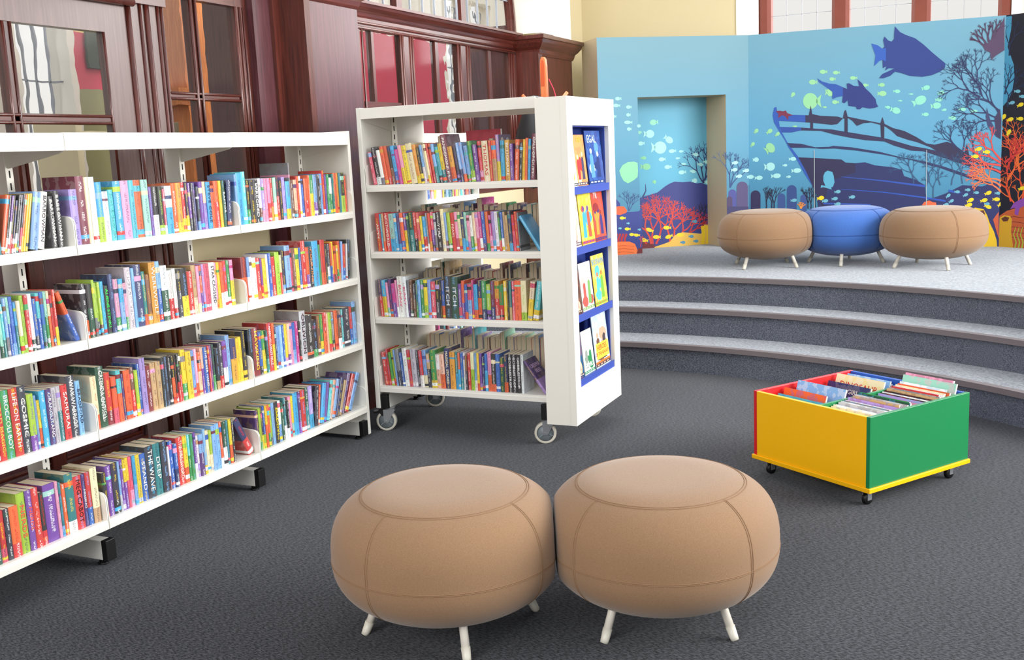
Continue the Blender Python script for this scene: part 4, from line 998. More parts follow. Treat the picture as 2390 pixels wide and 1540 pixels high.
# ---- magazines in the display end: face +X, leaning back
def mag_matrix(y, z, lean=17, dx=0.0):
    # local x -> +Y, local y (thickness) -> -X, z up, tilted back toward -X
    B = Matrix(((0, -1, 0, 0), (1, 0, 0, 0), (0, 0, 1, 0), (0, 0, 0, 1)))
    return Matrix.Translation((EX1 - 0.014 - dx, y, z + 0.0006)) @ Matrix.Rotation(R_(-lean), 4, 'Y') @ B
L3 = lambda *c: lin(c)
MAGS = [
 # shelf, y, w, h, dx, c1, ink, label, titles
 (0, 4.652, 0.085, 0.26, 0.012, L3(248, 248, 246), L3(240, 210, 60), 'white and yellow magazine, leftmost on the top display shelf', []),
 (0, 4.745, 0.150, 0.255, 0.0195, L3(236, 160, 90), L3(196, 50, 40), 'orange comic with red figure art on the top display shelf', [(0.55, 0.9, 0.04, (250, 190, 40), 'ERM')]),
 (0, 4.905, 0.225, 0.275, 0.012, L3(40, 70, 150), L3(90, 150, 220), 'dark blue magazine, rightmost on the top display shelf', [(0.4, 0.84, 0.055, (225, 240, 250), 'EGAL')]),
 (1, 4.652, 0.120, 0.30, 0.019, L3(236, 214, 196), L3(70, 60, 90), 'pale magazine with brown art, left on the second display shelf', []),
 (1, 4.775, 0.185, 0.275, 0.012, L3(236, 216, 60), L3(60, 150, 200), 'yellow and blue comic, middle of the second display shelf', [(0.5, 0.9, 0.05, (250, 240, 80), 'NARU')]),
 (1, 4.965, 0.170, 0.27, 0.012, L3(206, 80, 50), L3(50, 60, 120), 'orange red action comic, right on the second display shelf', [(0.35, 0.88, 0.045, (245, 245, 245), 'TR')]),
 (2, 4.652, 0.105, 0.215, 0.019, L3(96, 60, 48), L3(190, 120, 80), 'brown magazine, left on the third display shelf', []),
 (2, 4.765, 0.165, 0.245, 0.019, L3(244, 240, 238), L3(170, 70, 60), 'white magazine with red sketch art on the third display shelf', []),
 (2, 4.94, 0.185, 0.265, 0.012, L3(248, 214, 70), L3(80, 180, 220), 'yellow comic with blue art, right on the third display shelf', [(0.5, 0.86, 0.042, (70, 150, 210), 'BOSHKIN')]),
 (3, 4.652, 0.100, 0.28, 0.019, L3(40, 90, 130), L3(220, 90, 60), 'dark teal magazine, left on the bottom display shelf', []),
 (3, 4.760, 0.150, 0.225, 0.019, L3(222, 226, 222), L3(60, 140, 90), 'pale grey and green magazine, middle of the bottom display shelf', [(0.5, 0.2, 0.032, (250, 250, 250), 'GRIMBLE')]),
 (3, 4.92, 0.215, 0.285, 0.012, L3(206, 226, 238), L3(120, 90, 70), 'pale blue magazine with group photo, right on the bottom display shelf', [(0.5, 0.36, 0.04, (200, 50, 30), 'HEROES'), (0.5, 0.25, 0.027, (200, 50, 30), 'OF THE GALAXY')]),
]
MAGCOL = [((240, 206, 40), (30, 30, 34), (250, 250, 250)), ((196, 44, 40), (70, 60, 90), (250, 220, 170)), ((90, 150, 214), (24, 44, 110), (200, 224, 240)),
          ((210, 170, 150), (96, 70, 80), (240, 230, 226)), ((70, 170, 214), (240, 90, 60), (110, 60, 150)), ((240, 150, 60), (60, 50, 120), (150, 40, 40)),
          ((200, 130, 90), (60, 40, 36), (230, 200, 170)), ((190, 90, 80), (120, 170, 90), (214, 190, 186)), ((90, 190, 226), (120, 180, 60), (240, 120, 60)),
          ((230, 90, 60), (20, 50, 90), (240, 200, 160)), ((150, 158, 150), (50, 140, 84), (200, 204, 200)), ((120, 84, 60), (70, 60, 66), (214, 170, 140))]
def mag_picture(o, wd, h, cols):
    """printed cover picture: masthead bar, simple figures and a foot strip"""
    rr = random.Random(int(wd * 9999) + int(h * 777)); pm_ = MB(); y = [-0.0002]
    def flat(pts, c):
        y[0] -= 0.00002; pm_.add([(min(wd - 0.001, max(0.001, px_)), y[0], min(h - 0.001, max(0.001, pz_))) for px_, pz_ in pts], [list(range(len(pts)))[::-1]], mat('print_%d_%d_%d' % c, c, 0.35))
    def blob(cx, cz, rx, rz, c, n=14): flat([(cx + rx * math.cos(2 * math.pi * i / n) * rr.uniform(0.8, 1.1), cz + rz * math.sin(2 * math.pi * i / n) * rr.uniform(0.85, 1.1)) for i in range(n)], c)
    for k_ in range(3): blob(wd * rr.uniform(0.2, 0.8), h * rr.uniform(0.15, 0.7), wd * rr.uniform(0.12, 0.3), h * rr.uniform(0.06, 0.14), cols[rr.randrange(3)])
    for cx in ((0.5,) if wd < 0.13 else (0.3, 0.68)):
        a_ = rr.uniform(-0.06, 0.06) * wd; z_ = h * rr.uniform(0.5, 0.62)
        flat([(wd * cx - wd * 0.13, h * 0.14), (wd * cx + wd * 0.12, h * 0.14), (wd * cx + a_ + wd * 0.10, z_ - h * 0.02), (wd * cx + a_, z_ + h * 0.02), (wd * cx + a_ - wd * 0.10, z_ - h * 0.03)], cols[0] if cx < 0.6 else cols[1])
        blob(wd * cx + a_, z_ + h * 0.055, wd * 0.075, h * 0.05, cols[2], 12)
    flat([(0.002, h * 0.03), (wd - 0.002, h * 0.03), (wd - 0.002, h * 0.085), (0.002, h * 0.085)], cols[1])
    for k_ in range(4): flat([(wd * (0.08 + 0.22 * k_), h * 0.045), (wd * (0.08 + 0.22 * k_) + wd * 0.14, h * 0.045), (wd * (0.08 + 0.22 * k_) + wd * 0.14, h * 0.07), (wd * (0.08 + 0.22 * k_), h * 0.07)], cols[2])
    pm_.build('cover_picture', o)
for k, (s, y, wd, h, dx, c1, ink, lab, tt) in enumerate(MAGS):
    lean = 17 if h < 0.29 else 14
    o = cover_book('magazine', lab, wd, h, 0.004, c1, mag_matrix(y, MZ[s], 5.5, dx * 0.7 - 0.006), 'magazine', 'magazines in the display end', ink[:3] + (0.22,), k + 5, title_rows=tt)
    mag_picture(o, wd, h, MAGCOL[k])
    if s == 3 and k == 11:
        pn = MB(); pn.box(0.02, wd - 0.005, -0.0004, 0.0, h * 0.16, h * 0.45, mat('yellow_panel', (250, 206, 70), 0.4)); pn.box(0.0, wd, -0.0003, 0, 0.012, 0.035, mat('orange_panel', (236, 120, 50), 0.4)); pn.build('cover_panel', o)
# ---- big books standing on the back top shelf
cover_book('book', 'large red covered book standing behind the top row of the wheeled bookcase', 0.21, 0.265, 0.012, L3(206, 60, 84), Matrix.Translation((-2.60, 5.12, TZ[0] + 0.0005)), 'book', None, L3(196, 50, 76), 31)
DOME = [(o, b) for l in spent.values() for (o, b) in l if b['case'] == 'wheeled bookcase' and b['shelf'] == 'top shelf' and b['c1'] == 'la']
for pb, bb in DOME[:1]:
    dm = MB(); X1 = bb['th'] + 0.0004
    dm.box(bb['th'] + 0.0001, X1, 0.004, bb['d'], bb['h'] * 0.45, bb['h'] - 0.001, mat('dome_cover', (140, 122, 150), 0.5))
    for cy, col in ((0.045, (236, 220, 214)), (0.108, (214, 208, 216))):
        dm.prism([(cy + 0.026 * math.cos(t), bb['h'] * 0.72 + 0.05 * math.sin(t)) for t in [math.pi * i / 14 for i in range(15)]], X1, X1 + 0.0004, 'x', mat('dome_%d' % col[0], col, 0.5))
    dm.build('cover_picture', pb)

# ================================================================== COLOURFUL BOOK BOX
t = thing('book_box', 'low square book box on castors with yellow, green, red and blue sides', 'book box', (-0.469, 4.549, 0), R_(56.34))
box_thing = t
ph, bh = 0.322, 0.3146
MB().box(-ph, ph, -ph, ph, 0.07, 0.0886, M_YEL).build('base_board', t, bevel=0.002)
T_ = 0.018
# local axes: -y side faces the camera's right (green), -x side faces the camera's left (yellow)
MB().box(-bh, bh, -bh, -bh + T_, 0.0886, 0.3798, M_GREEN).build('side_panel', t, bevel=0.0015)['label'] = 'green side panel'
MB().box(-bh, bh, bh - T_, bh, 0.0886, 0.3798, M_RED).build('side_panel', t, bevel=0.0015)['label'] = 'red side panel'
MB().box(-bh, -bh + T_, -bh + T_, bh - T_, 0.0886, 0.3785, M_YEL).build('side_panel', t, bevel=0.0015)['label'] = 'yellow side panel'
MB().box(bh - T_, bh, -bh + T_, bh - T_, 0.0886, 0.3785, M_BLUEB).build('side_panel', t, bevel=0.0015)['label'] = 'blue side panel'
MB().box(-bh + T_, bh - T_, -0.006, 0.006, 0.0886, 0.362, M_GREEN).build('divider', t, bevel=0.001)['label'] = 'green divider'
MB().box(-0.006, 0.006, -bh + T_, -0.0062, 0.0886, 0.33, M_RED).build('divider', t, bevel=0.001)['label'] = 'red divider'
MB().box(-0.006, 0.006, 0.0062, bh - T_, 0.0886, 0.33, M_RED).build('divider', t, bevel=0.001)['label'] = 'red divider'
for x, y in ((-1, -1), (-1, 1), (1, -1), (1, 1)):
    cxx, cyy = x * 0.262, y * 0.262
    ho = MB(); ho.box(cxx - 0.02, cxx + 0.02, cyy - 0.02, cyy + 0.02, 0.066, 0.07, M_STEEL); ho.box(cxx - 0.012, cxx + 0.012, cyy - 0.014, cyy - 0.011, 0.02, 0.066, M_STEEL); ho.box(cxx - 0.012, cxx + 0.012, cyy + 0.011, cyy + 0.014, 0.02, 0.066, M_STEEL)
    h_ = ho.build('castor', t)
    wv = MB(); wv.lathe([(0, -0.009), (0.022, -0.010), (0.025, -0.006), (0.025, 0.006), (0.022, 0.010), (0, 0.009)], (cxx, cyy, 0.025), M_BLACK, 24, 'y'); wv.build('wheel', h_)
# picture books filed in the four compartments; face toward local -x (the yellow side), leaning back
BOXM = Matrix.Translation((-0.469, 4.549, 0)) @ Matrix.Rotation(R_(56.34), 4, 'Z')
def file_book(x, y, wd, h, th, lean, c1, ink, label, tt=(), grp='picture books in the book box', seed=1, roll=0):
    # local: width along -y (reads left to right from the yellow side), thickness toward +x
    h += 0.052
    B = Matrix(((0, 1, 0, 0), (-1, 0, 0, 0), (0, 0, 1, 0), (0, 0, 0, 1)))
    Mx = BOXM @ Matrix.Translation((x, y, 0.0925)) @ Matrix.Rotation(R_(lean), 4, 'Y') @ B
    return cover_book('picture_book', label, wd, h, th, c1, Mx, 'picture book', grp, ink[:3] + (0.3,), seed, title_rows=list(tt))
LX0 = -bh + T_
def C_(k): return lin(PAL[k])
NEARL = [ # compartment: near the yellow side, toward the red side (y>0)
 (0.012, 0.275, 0.225, 'sk', 'te', 'sky blue picture book against the yellow side', [(0.5, 0.93, 0.026, (20, 50, 70), 'HOMETIM')]),
 (0.052, 0.24, 0.245, 'or', 'bl', 'orange framed picture book behind the sky blue one', []),
 (0.062, 0.225, 0.235, 'cr', 'tn', 'cream picture book behind the orange framed one', []),
 (0.072, 0.22, 0.23, 'pe', 'tn', 'peach picture book, middle of the near left compartment', []),
 (0.125, 0.27, 0.268, 'lb', 'wh', 'pale blue picture book with white mountain, standing highest', []),
 (0.137, 0.235, 0.24, 'gr', 'dg', 'green picture book behind the mountain one', []),
 (0.149, 0.23, 0.235, 'bl', 'wh', 'blue picture book near the red divider', []),
 (0.161, 0.24, 0.23, 'wh', 'gy', 'white picture book near the red divider', []),
]
for k, (dx, wd, h, a_, b_, lab, tt) in enumerate(NEARL):
    file_book(LX0 + dx, bh - T_ - 0.012 - (0.0 if k % 2 else 0.006), wd, h, 0.008, 18, C_(a_), C_(b_), lab, tt, seed=k + 2)
FARL = [
 (0.020, 0.24, 0.235, 'nv', 'gy', 'navy picture book in front of the dinosaur one', [(0.62, 0.88, 0.03, (230, 225, 210), 'GIRL')]),
 (0.070, 0.265, 0.262, 'cr', 'ye', 'cream dinosaur picture book with red lettering', [(0.5, 0.85, 0.042, (214, 44, 36), 'DINOSAUR')]),
 (0.082, 0.24, 0.24, 'mi', 'gr', 'mint picture book behind the dinosaur one', []),
 (0.108, 0.235, 0.24, 'wh', 'lb', 'white picture book in the far left compartment', []),
 (0.145, 0.24, 0.25, 'lb', 'wh', 'pale blue picture book leaning at the blue side', []),
 (0.157, 0.24, 0.235, 'sk', 'wh', 'sky blue picture book close to the blue side', []),
]
for k, (dx, wd, h, a_, b_, lab, tt) in enumerate(FARL):
    file_book(0.012 + dx, bh - T_ - 0.014, wd, h, 0.008, 20, C_(a_), C_(b_), lab, tt, seed=k + 12)
cols = ['dr', 'cr', 'wh', 'wh', 'lg', 'wh', 'gy', 'wh', 'la', 'ro', 'tn', 'lg', 'dg', 'gr']
for k, cc in enumerate(cols):
    file_book(LX0 + 0.008 + 0.0143 * k, -0.012, rng.uniform(0.23, 0.268), 0.215 + 0.0028 * k + rng.uniform(-0.004, 0.004), 0.0085, 18, C_(cc), C_(rng.choice(CODES)),
              f"{NAMES[cc]} picture book edge, {['1st','2nd','3rd','4th','5th','6th','7th','8th','9th','10th','11th','12th','13th','14th'][k]} behind the yellow side by the green panel", seed=k + 20)
cols = ['pk', 'la', 'bk', 'wh', 'bk', 'tn', 'gy', 'rd', 'wh', 'cr', 'or', 'wh', 'mi', 'pk']
for k, cc in enumerate(cols):
    tall = 0.03 if k in (12, 13) else 0
    file_book(0.009 + 0.0136 * k, -0.012, rng.uniform(0.23, 0.268), 0.222 + 0.003 * k + tall + rng.uniform(-0.004, 0.004), 0.0085, 18, C_(cc), C_(rng.choice(CODES)),
              f"{NAMES[cc]} picture book edge, {['1st','2nd','3rd','4th','5th','6th','7th','8th','9th','10th','11th','12th','13th','14th'][k]} in the compartment nearest the blue and green corner", seed=k + 40)

# ================================================================== COAT STAND AND BAG
t = thing('coat_stand', 'orange wooden coat stand behind the wheeled bookcase', 'coat stand', (-2.49, 6.0, 0))
MB().prism([(-0.026, 0), (0.026, 0), (0.021, 1.98), (0.017, 2.02), (0.008, 2.035), (-0.008, 2.035), (-0.017, 2.02), (-0.021, 1.98)], -0.014, 0.014, 'y', M_PINE).build('post', t, bevel=0.003)
MB().prism([(-0.014, 1.86), (0.008, 1.86), (0.010, 1.99), (0.005, 2.015), (-0.008, 2.015), (-0.014, 1.99)], -0.0155, -0.0145, 'y', mat('pine_slot', (170, 66, 20), 0.6)).build('inlay', t)
for s in (-1, 1):
    g = MB(); g.tube([(0, 0, 1.66), (s * 0.08, 0, 1.74), (s * 0.15, 0, 1.815)], 0.011, M_PINE, 10); g.build('peg', t)
    f = MB(); f.box(-0.02, 0.3, -0.02, 0.02, 0, 0.04, M_PINE, Matrix.Rotation(R_(45 if s > 0 else 225), 4, 'Z')); f.build('foot', t, bevel=0.003)
    f = MB(); f.box(-0.02, 0.3, -0.02, 0.02, 0, 0.04, M_PINE, Matrix.Rotation(R_(-45 if s > 0 else 135), 4, 'Z')); f.build('foot', t, bevel=0.003)
cd = MB(); cd.tube([(0.04, -0.02, 1.90), (0.07, -0.025, 1.84), (0.085, -0.02, 1.78), (0.09, -0.02, 1.70)], 0.003, mat('red_cord', (200, 30, 60), 0.6), 8)
tag(cd.build('cord', loc=(-2.49, 6.0, 0)), 'thin red cord hanging from the coat stand', 'cord')
bg_ = MB(); prof = [(0.012, 1.80), (0.03, 1.76), (0.05, 1.70), (0.09, 1.60), (0.125, 1.48), (0.135, 1.36), (0.11, 1.27), (0.0, 1.24)]
bg_.lathe(prof, (0, 0, 0), mat('black_nylon', (18, 18, 22), 0.55, bump=0.6, bscale=20), 28)
bg_.v = [(x * (1 + 0.12 * math.sin(7 * math.atan2(y, x))), y * 0.55, z) for x, y, z in bg_.v]
tb = tag(bg_.build('bag', loc=(-2.54, 5.88, 0)), 'black drawstring bag hanging from the coat stand', 'bag')
MB().tube([(0, 0, 1.79), (0.02, 0.01, 1.80), (0.05, 0.03, 1.795)], 0.005, M_BLACK, 8).build('strap', tb)

# ================================================================== UNDERSEA MURAL SCREEN
MA, MBp, MC = Vector((-3.026, 8.482, 0)), Vector((-1.937, 9.386, 0)), Vector((0.11, 9.2, 0))
ZT1, ZT2, ZS_ = 2.394, 2.352, 0.54
d1 = (MBp - MA).normalized(); n1 = Vector((d1.y, -d1.x, 0))          # toward the room
d2 = (MC - MBp).normalized(); n2 = Vector((d2.y, -d2.x, 0))
d3 = Vector((0.80, -0.60, 0)).normalized(); n3 = Vector((d3.y, -d3.x, 0)); MD = MC + d3 * 0.95
back_off = -n1 * 0.39
def sea(name, top, midc, low, zr=(0.54, 2.4)):
    m = bpy.data.materials.new(name); m.use_nodes = True; nt = m.node_tree; b = nt.nodes['Principled BSDF']; L = nt.links
    tcn = nt.nodes.new('ShaderNodeTexCoord'); sp = nt.nodes.new('ShaderNodeSeparateXYZ'); L.new(tcn.outputs['Object'], sp.inputs[0])
    mr = nt.nodes.new('ShaderNodeMapRange'); mr.inputs['From Min'].default_value = zr[0]; mr.inputs['From Max'].default_value = zr[1]; L.new(sp.outputs['Z'], mr.inputs['Value'])
    nz = nt.nodes.new('ShaderNodeTexNoise'); nz.inputs['Scale'].default_value = 1.2; L.new(tcn.outputs['Object'], nz.inputs['Vector'])
    ad = nt.nodes.new('ShaderNodeMath'); ad.operation = 'MULTIPLY_ADD'; ad.inputs[1].default_value = 0.12; L.new(nz.outputs['Fac'], ad.inputs[0]); L.new(mr.outputs[0], ad.inputs[2])
    cr = nt.nodes.new('ShaderNodeValToRGB'); e = cr.color_ramp.elements
    e[0].position = 0.12; e[0].color = lin(low); e[1].position = 1.0; e[1].color = lin(top); x = e.new(0.55); x.color = lin(midc)
    L.new(ad.outputs[0], cr.inputs[0]); L.new(cr.outputs[0], b.inputs['Base Color'])
    b.inputs['Roughness'].default_value = 0.6; return m
M_SEA = sea('mural_sea', (106, 148, 162), (86, 148, 176), (48, 114, 146))
M_SEAB = sea('mural_sea_alcove', (104, 176, 206), (96, 176, 206), (58, 126, 172), (0.54, 1.89))
def mc(rgb): return mat('mural_%02x%02x%02x' % rgb, rgb, 0.6)
NAVY, NAVY2, BLUEI, DKPUR, HAZE = (38, 44, 92), (40, 52, 116), (44, 92, 184), (56, 42, 66), (62, 120, 146)
RC, OC, YF, LF, MF, GF, TF = (206, 62, 58), (240, 120, 60), (240, 214, 40), (168, 226, 226), (150, 220, 196), (134, 206, 160), (110, 180, 200)

class Art:
    def __init__(s, p, n): s.p, s.n, s.mb, s.k = p, n, MB(), 0
    def P(s, u, v, k=None):
        return on_plane(u, v, s.p, s.n) + s.n * (0.0006 + 0.00003 * s.k)
    def poly(s, pts, col):
        s.k += 1; v = [s.P(*p) for p in pts]; t = tessellate_polygon([[Vector(p + (0,)) if len(p) == 2 else Vector(p) for p in [tuple(map(float, q)) for q in pts]]])
        s.mb.add(v, [tuple(i) for i in t], mc(col)); return s
    def stroke(s, pts, w0, w1, col, same=False):
        if not same: s.k += 1
        n = len(pts); v = []
        for i, (x, y) in enumerate(pts):
            a, b = pts[max(0, i - 1)], pts[min(n - 1, i + 1)]; dx, dy = b[0] - a[0], b[1] - a[1]; L = math.hypot(dx, dy) or 1
            w = (w0 + (w1 - w0) * i / (n - 1)) / 2; v += [s.P(x - dy / L * w, y + dx / L * w), s.P(x + dy / L * w, y - dx / L * w)]
        s.mb.add(v, [(2 * i, 2 * i + 1, 2 * i + 3, 2 * i + 2) for i in range(n - 1)], mc(col)); return s
    def fish(s, x, y, L, h, col, ang=0, flip=1):
        ca, sa = math.cos(R_(ang)), math.sin(R_(ang)); pts = []
        for i in range(14):
            t = math.pi * (0.1 + 1.8 * i / 13); pts.append((-L * 0.36 * math.cos(t) * -1, h / 2 * math.sin(t)))
        pts = [(L * 0.36 * math.cos(t), h / 2 * math.sin(t)) for t in [2 * math.pi * i / 16 for i in range(16)]]
        body = [(p[0] + 0.12 * L, p[1]) for p in pts]
        tail = [(-L * 0.16, -h * 0.10), (-L * 0.42, -h * 0.42), (-L * 0.36, 0), (-L * 0.42, h * 0.42), (-L * 0.16, h * 0.10)]
        T = lambda q: (x + flip * (q[0] * ca - q[1] * sa), y + q[0] * sa + q[1] * ca)
        s.poly([T(q) for q in body], col); s.k -= 1; return s.poly([T(q) for q in tail], col)
    def coral(s, x, y, ang, L, w, depth, col, rg, spread=26, twig=0.72, sub=False):
        if not sub: s.k += 1
        x2, y2 = x + L * math.cos(R_(ang)), y - L * math.sin(R_(ang))
        mx, my = (x + x2) / 2 + rg.uniform(-1, 1) * L * 0.08, (y + y2) / 2 + rg.uniform(-1, 1) * L * 0.08
        s.stroke([(x, y), (mx, my), (x2, y2)], w, w * 0.72, col, True)
        if depth <= 0: return
        for a in ((-spread, spread) if rg.random() < 0.75 else (-spread, 2, spread)):
            s.coral(x2, y2, ang + a + rg.uniform(-9, 9), L * twig * rg.uniform(0.8, 1.15), max(w * 0.7, 1.0), depth - 1, col, rg, spread, twig, True)
    def bump(s, x0, x1, ytop, ybot, col):
        n = 10; xm = (x0 + x1) / 2; w = (x1 - x0) / 2; r = min(w, (ybot - ytop) * 0.5)
        s.poly([(x0, ybot)] + [(xm - w * math.cos(math.pi * i / n), ytop + r - r * math.sin(math.pi * i / n)) for i in range(n + 1)] + [(x1, ybot)], col)
ts = thing('mural_screen', 'tall angled partition printed with an undersea shipwreck mural', 'mural screen', (MBp.x, MBp.y, 0))
def off(o): o.matrix_parent_inverse = Matrix.Translation((-MBp.x, -MBp.y, 0)); return o
# panel 1 with the alcove
def seg_panel(mb, a, b, z0, z1, n, th, mface, mback=M_BEIGE, z1b=None):
    z1b = z1 if z1b is None else z1b
    v = [(*a.xy, z0), (*b.xy, z0), (*b.xy, z1b), (*a.xy, z1), (*(a - n * th).xy, z0), (*(b - n * th).xy, z0), (*(b - n * th).xy, z1b), (*(a - n * th).xy, z1)]
    mb.add(v, [(0, 1, 2, 3)], mface); mb.add(v, [(5, 4, 7, 6), (0, 4, 5, 1), (3, 2, 6, 7), (0, 3, 7, 4), (1, 5, 6, 2)], mback)
AL, AR, AZ = Vector((-2.750, 8.711, 0)), Vector((-2.1075, 9.2445, 0)), 1.89
m1 = MB()
seg_panel(m1, MA, AL, ZS_, ZT1, n1, 0.39, M_SEA); seg_panel(m1, AR, MBp, ZS_, ZT1, n1, 0.39, M_SEA); seg_panel(m1, AL, AR, AZ, ZT1, n1, 0.39, M_SEA)
seg_panel(m1, AL - n1 * 0.39 - d1 * 0.01, AR - n1 * 0.39 + d1 * 0.01, ZS_, AZ + 0.02, n1, 0.02, M_SEAB)
off(m1.build('alcove_panel', ts))
m2 = MB(); seg_panel(m2, MBp, MC, ZS_, ZT1, n2, 0.1, sea('mural_sea_long', (112, 164, 186), (92, 162, 198), (50, 120, 154)), z1b=ZT2); off(m2.build('long_panel', ts))
m3 = MB(); seg_panel(m3, MC, MD, ZS_, ZT2, n3, 0.1, mc((22, 22, 40)), z1b=ZT2 - 0.02); off(m3.build('dark_panel', ts))
c6 = lambda x, y: (1360 + x / 2.75, 60 + y / 2.75)
c7 = lambda x, y: (1740 + x / 3.08, y / 3.08)
def M6(l): return [c6(*p) for p in l]
def M7(l): return [c7(*p) for p in l]
rg = random.Random(5)
# ---- front of panel 1, left of the alcove (shapes left of x~1489) and right of it
A = Art(MA, n1)
for x, y, L in ((230, 468, 46), (220, 512, 52), (298, 522, 40), (200, 582, 40), (295, 572, 32), (295, 620, 60), (300, 663, 34), (362, 643, 26)): A.fish(*c6(x, y), L / 2.75, 22 / 2.75, MF, 0, -1)
A.poly(M6([(235, 930), (255, 895), (290, 875), (330, 872), (352, 880), (355, 930), (352, 970), (330, 990), (290, 1012), (262, 995), (245, 965)]), GF)
for a in (60, 80, 100): A.coral(*c6(295, 1190), a, 17, 2.2, 3, (52, 82, 130), rg)
A.poly(M6([(150, 1120), (215, 1112), (240, 1140), (240, 1195), (300, 1195), (360, 1190), (381, 1170), (383, 1465), (150, 1475)]), (46, 60, 132))
A.poly(M6([(205, 1170), (225, 1158), (265, 1160), (285, 1185), (280, 1200), (240, 1215), (205, 1210)]), (232, 92, 50))
for x, y in ((258, 1234), (290, 1304), (320, 1340), (350, 1344)): A.fish(*c6(x, y), 16, 7, YF, 0, -1)
for x, y in ((290, 1268), (238, 1300), (362, 1308)): A.fish(*c6(x, y), 9, 5, TF)
for x in (215, 235, 255, 275): A.stroke(M6([(x, 1410), (x - 6, 1370), (x + 6, 1335)]), 5, 5, (178, 40, 52))
A.poly(M6([(160, 1400), (240, 1385), (300, 1385), (335, 1400), (352, 1440), (355, 1462), (160, 1478)]), OC)
for y in (1410, 1430, 1450): A.stroke(M6([(180, y + 10), (260, y), (330, y + 6)]), 1.5, 1.5, (206, 84, 40))
A.poly(M6([(355, 1430), (383, 1425), (383, 1462), (345, 1466)]), (110, 40, 44))
A.coral(*c6(372, 1420), 85, 11, 1.8, 2, RC, rg)
# right strip
for a in (55, 75, 92): A.coral(*c6(945, 1040), a, 30, 3.0, 4, (36, 70, 120), rg, 24)
for x, y in ((975, 880), (970, 925), (1000, 966), (1045, 930), (1072, 968)): A.fish(*c6(x, y), 17, 8, LF, -10)
A.bump(*[c6(935, 0)[0], c6(985, 0)[0]], c6(0, 1050)[1], 575, (66, 70, 140)); A.bump(c6(925, 0)[0], c6(960, 0)[0], c6(0, 1095)[1], 575, (70, 54, 92)); A.bump(c6(987, 0)[0], c6(1060, 0)[0], c6(0, 1000)[1], 575, (76, 66, 108))
A.poly(M6([(928, 1160), (1064, 1160), (1064, 1400), (932, 1385)]), (50, 46, 92))
off(A.mb.build('mural_print', ts))
# ---- back of the alcove
B = Art(MA + back_off, n1)
for x, y, L, h in ((460, 620, 62, 36), (368, 684, 30, 22), (378, 755, 50, 26), (578, 804, 54, 24), (634, 806, 34, 16), (512, 857, 50, 26), (612, 850, 32, 14), (650, 888, 36, 16), (550, 906, 52, 26), (642, 940, 56, 26)): B.fish(*c6(x, y), L / 2.75, h / 2.75, LF if y > 700 else MF, 5, -1)
B.fish(*c6(548, 728), 26, 15, LF, 35); B.fish(*c6(422, 694), 28, 19, LF, 0); B.fish(*c6(484, 782), 40, 29, LF, 0); B.fish(*c6(400, 905), 27, 15, GF); B.fish(*c6(388, 848), 15, 8, GF); B.fish(*c6(458, 1002), 10, 9, GF)
B.poly(M6([(340, 1110), (380, 1100), (430, 1085), (480, 1070), (530, 1030), (560, 1012), (590, 1000), (640, 1004), (690, 1000), (730, 1012), (760, 1008), (790, 1020), (830, 1030), (830, 1420), (340, 1450)]), (52, 60, 128))
B.stroke(M6([(385, 1100), (405, 1060), (402, 1015)]), 4, 1, (40, 60, 110))
for a in (62, 78, 98, 118): B.coral(*c6(775, 1010), a, 32, 3.2, 4, (38, 48, 100), rg, 24)
for x, y in ((722, 826), (790, 874), (752, 890), (704, 934)): B.fish(*c6(x, y), 16, 8, LF, 10)
B.fish(*c6(716, 994), 14, 11, LF); B.fish(*c6(794, 1004), 12, 9, LF)
for a in (70, 90, 112): B.coral(*c6(775, 1290), a, 20, 3, 3, (44, 32, 66), rg)
B.poly(M6([(350, 1410), (380, 1385), (450, 1400), (480, 1425), (350, 1440)]), (110, 40, 46))
for x, a in ((440, 112), (450, 90), (470, 70), (560, 100), (570, 78), (600, 62), (620, 48), (410, 125)): B.coral(*c6(x, 1400), a, 34, 5.0, 5, rg.choice([RC, (216, 72, 52), (196, 48, 52)]), rg, 25, 0.72)
B.poly(M6([(460, 1420), (520, 1400), (560, 1385), (590, 1345), (640, 1325), (700, 1330), (760, 1335), (780, 1275), (815, 1278), (830, 1300), (830, 1420), (700, 1440), (460, 1440)]), (232, 188, 84))
for x in (770, 800): B.stroke(M6([(x, 1400), (x + 6, 1340), (x, 1285)]), 7, 9, (244, 208, 40))
for x, y, a in ((545, 1296, 0), (432, 1312, -20), (478, 1356, 0), (556, 1352, 20), (630, 1342, 0), (398, 1376, -10), (330, 1340, 0)): B.fish(*c6(x, y), 21, 9, YF, a, -1)
for x, y in ((694, 1352), (724, 1382), (716, 1256), (640, 1390)): B.fish(*c6(x, y), 14, 7, (84, 150, 180))
off(B.mb.build('mural_print', ts))
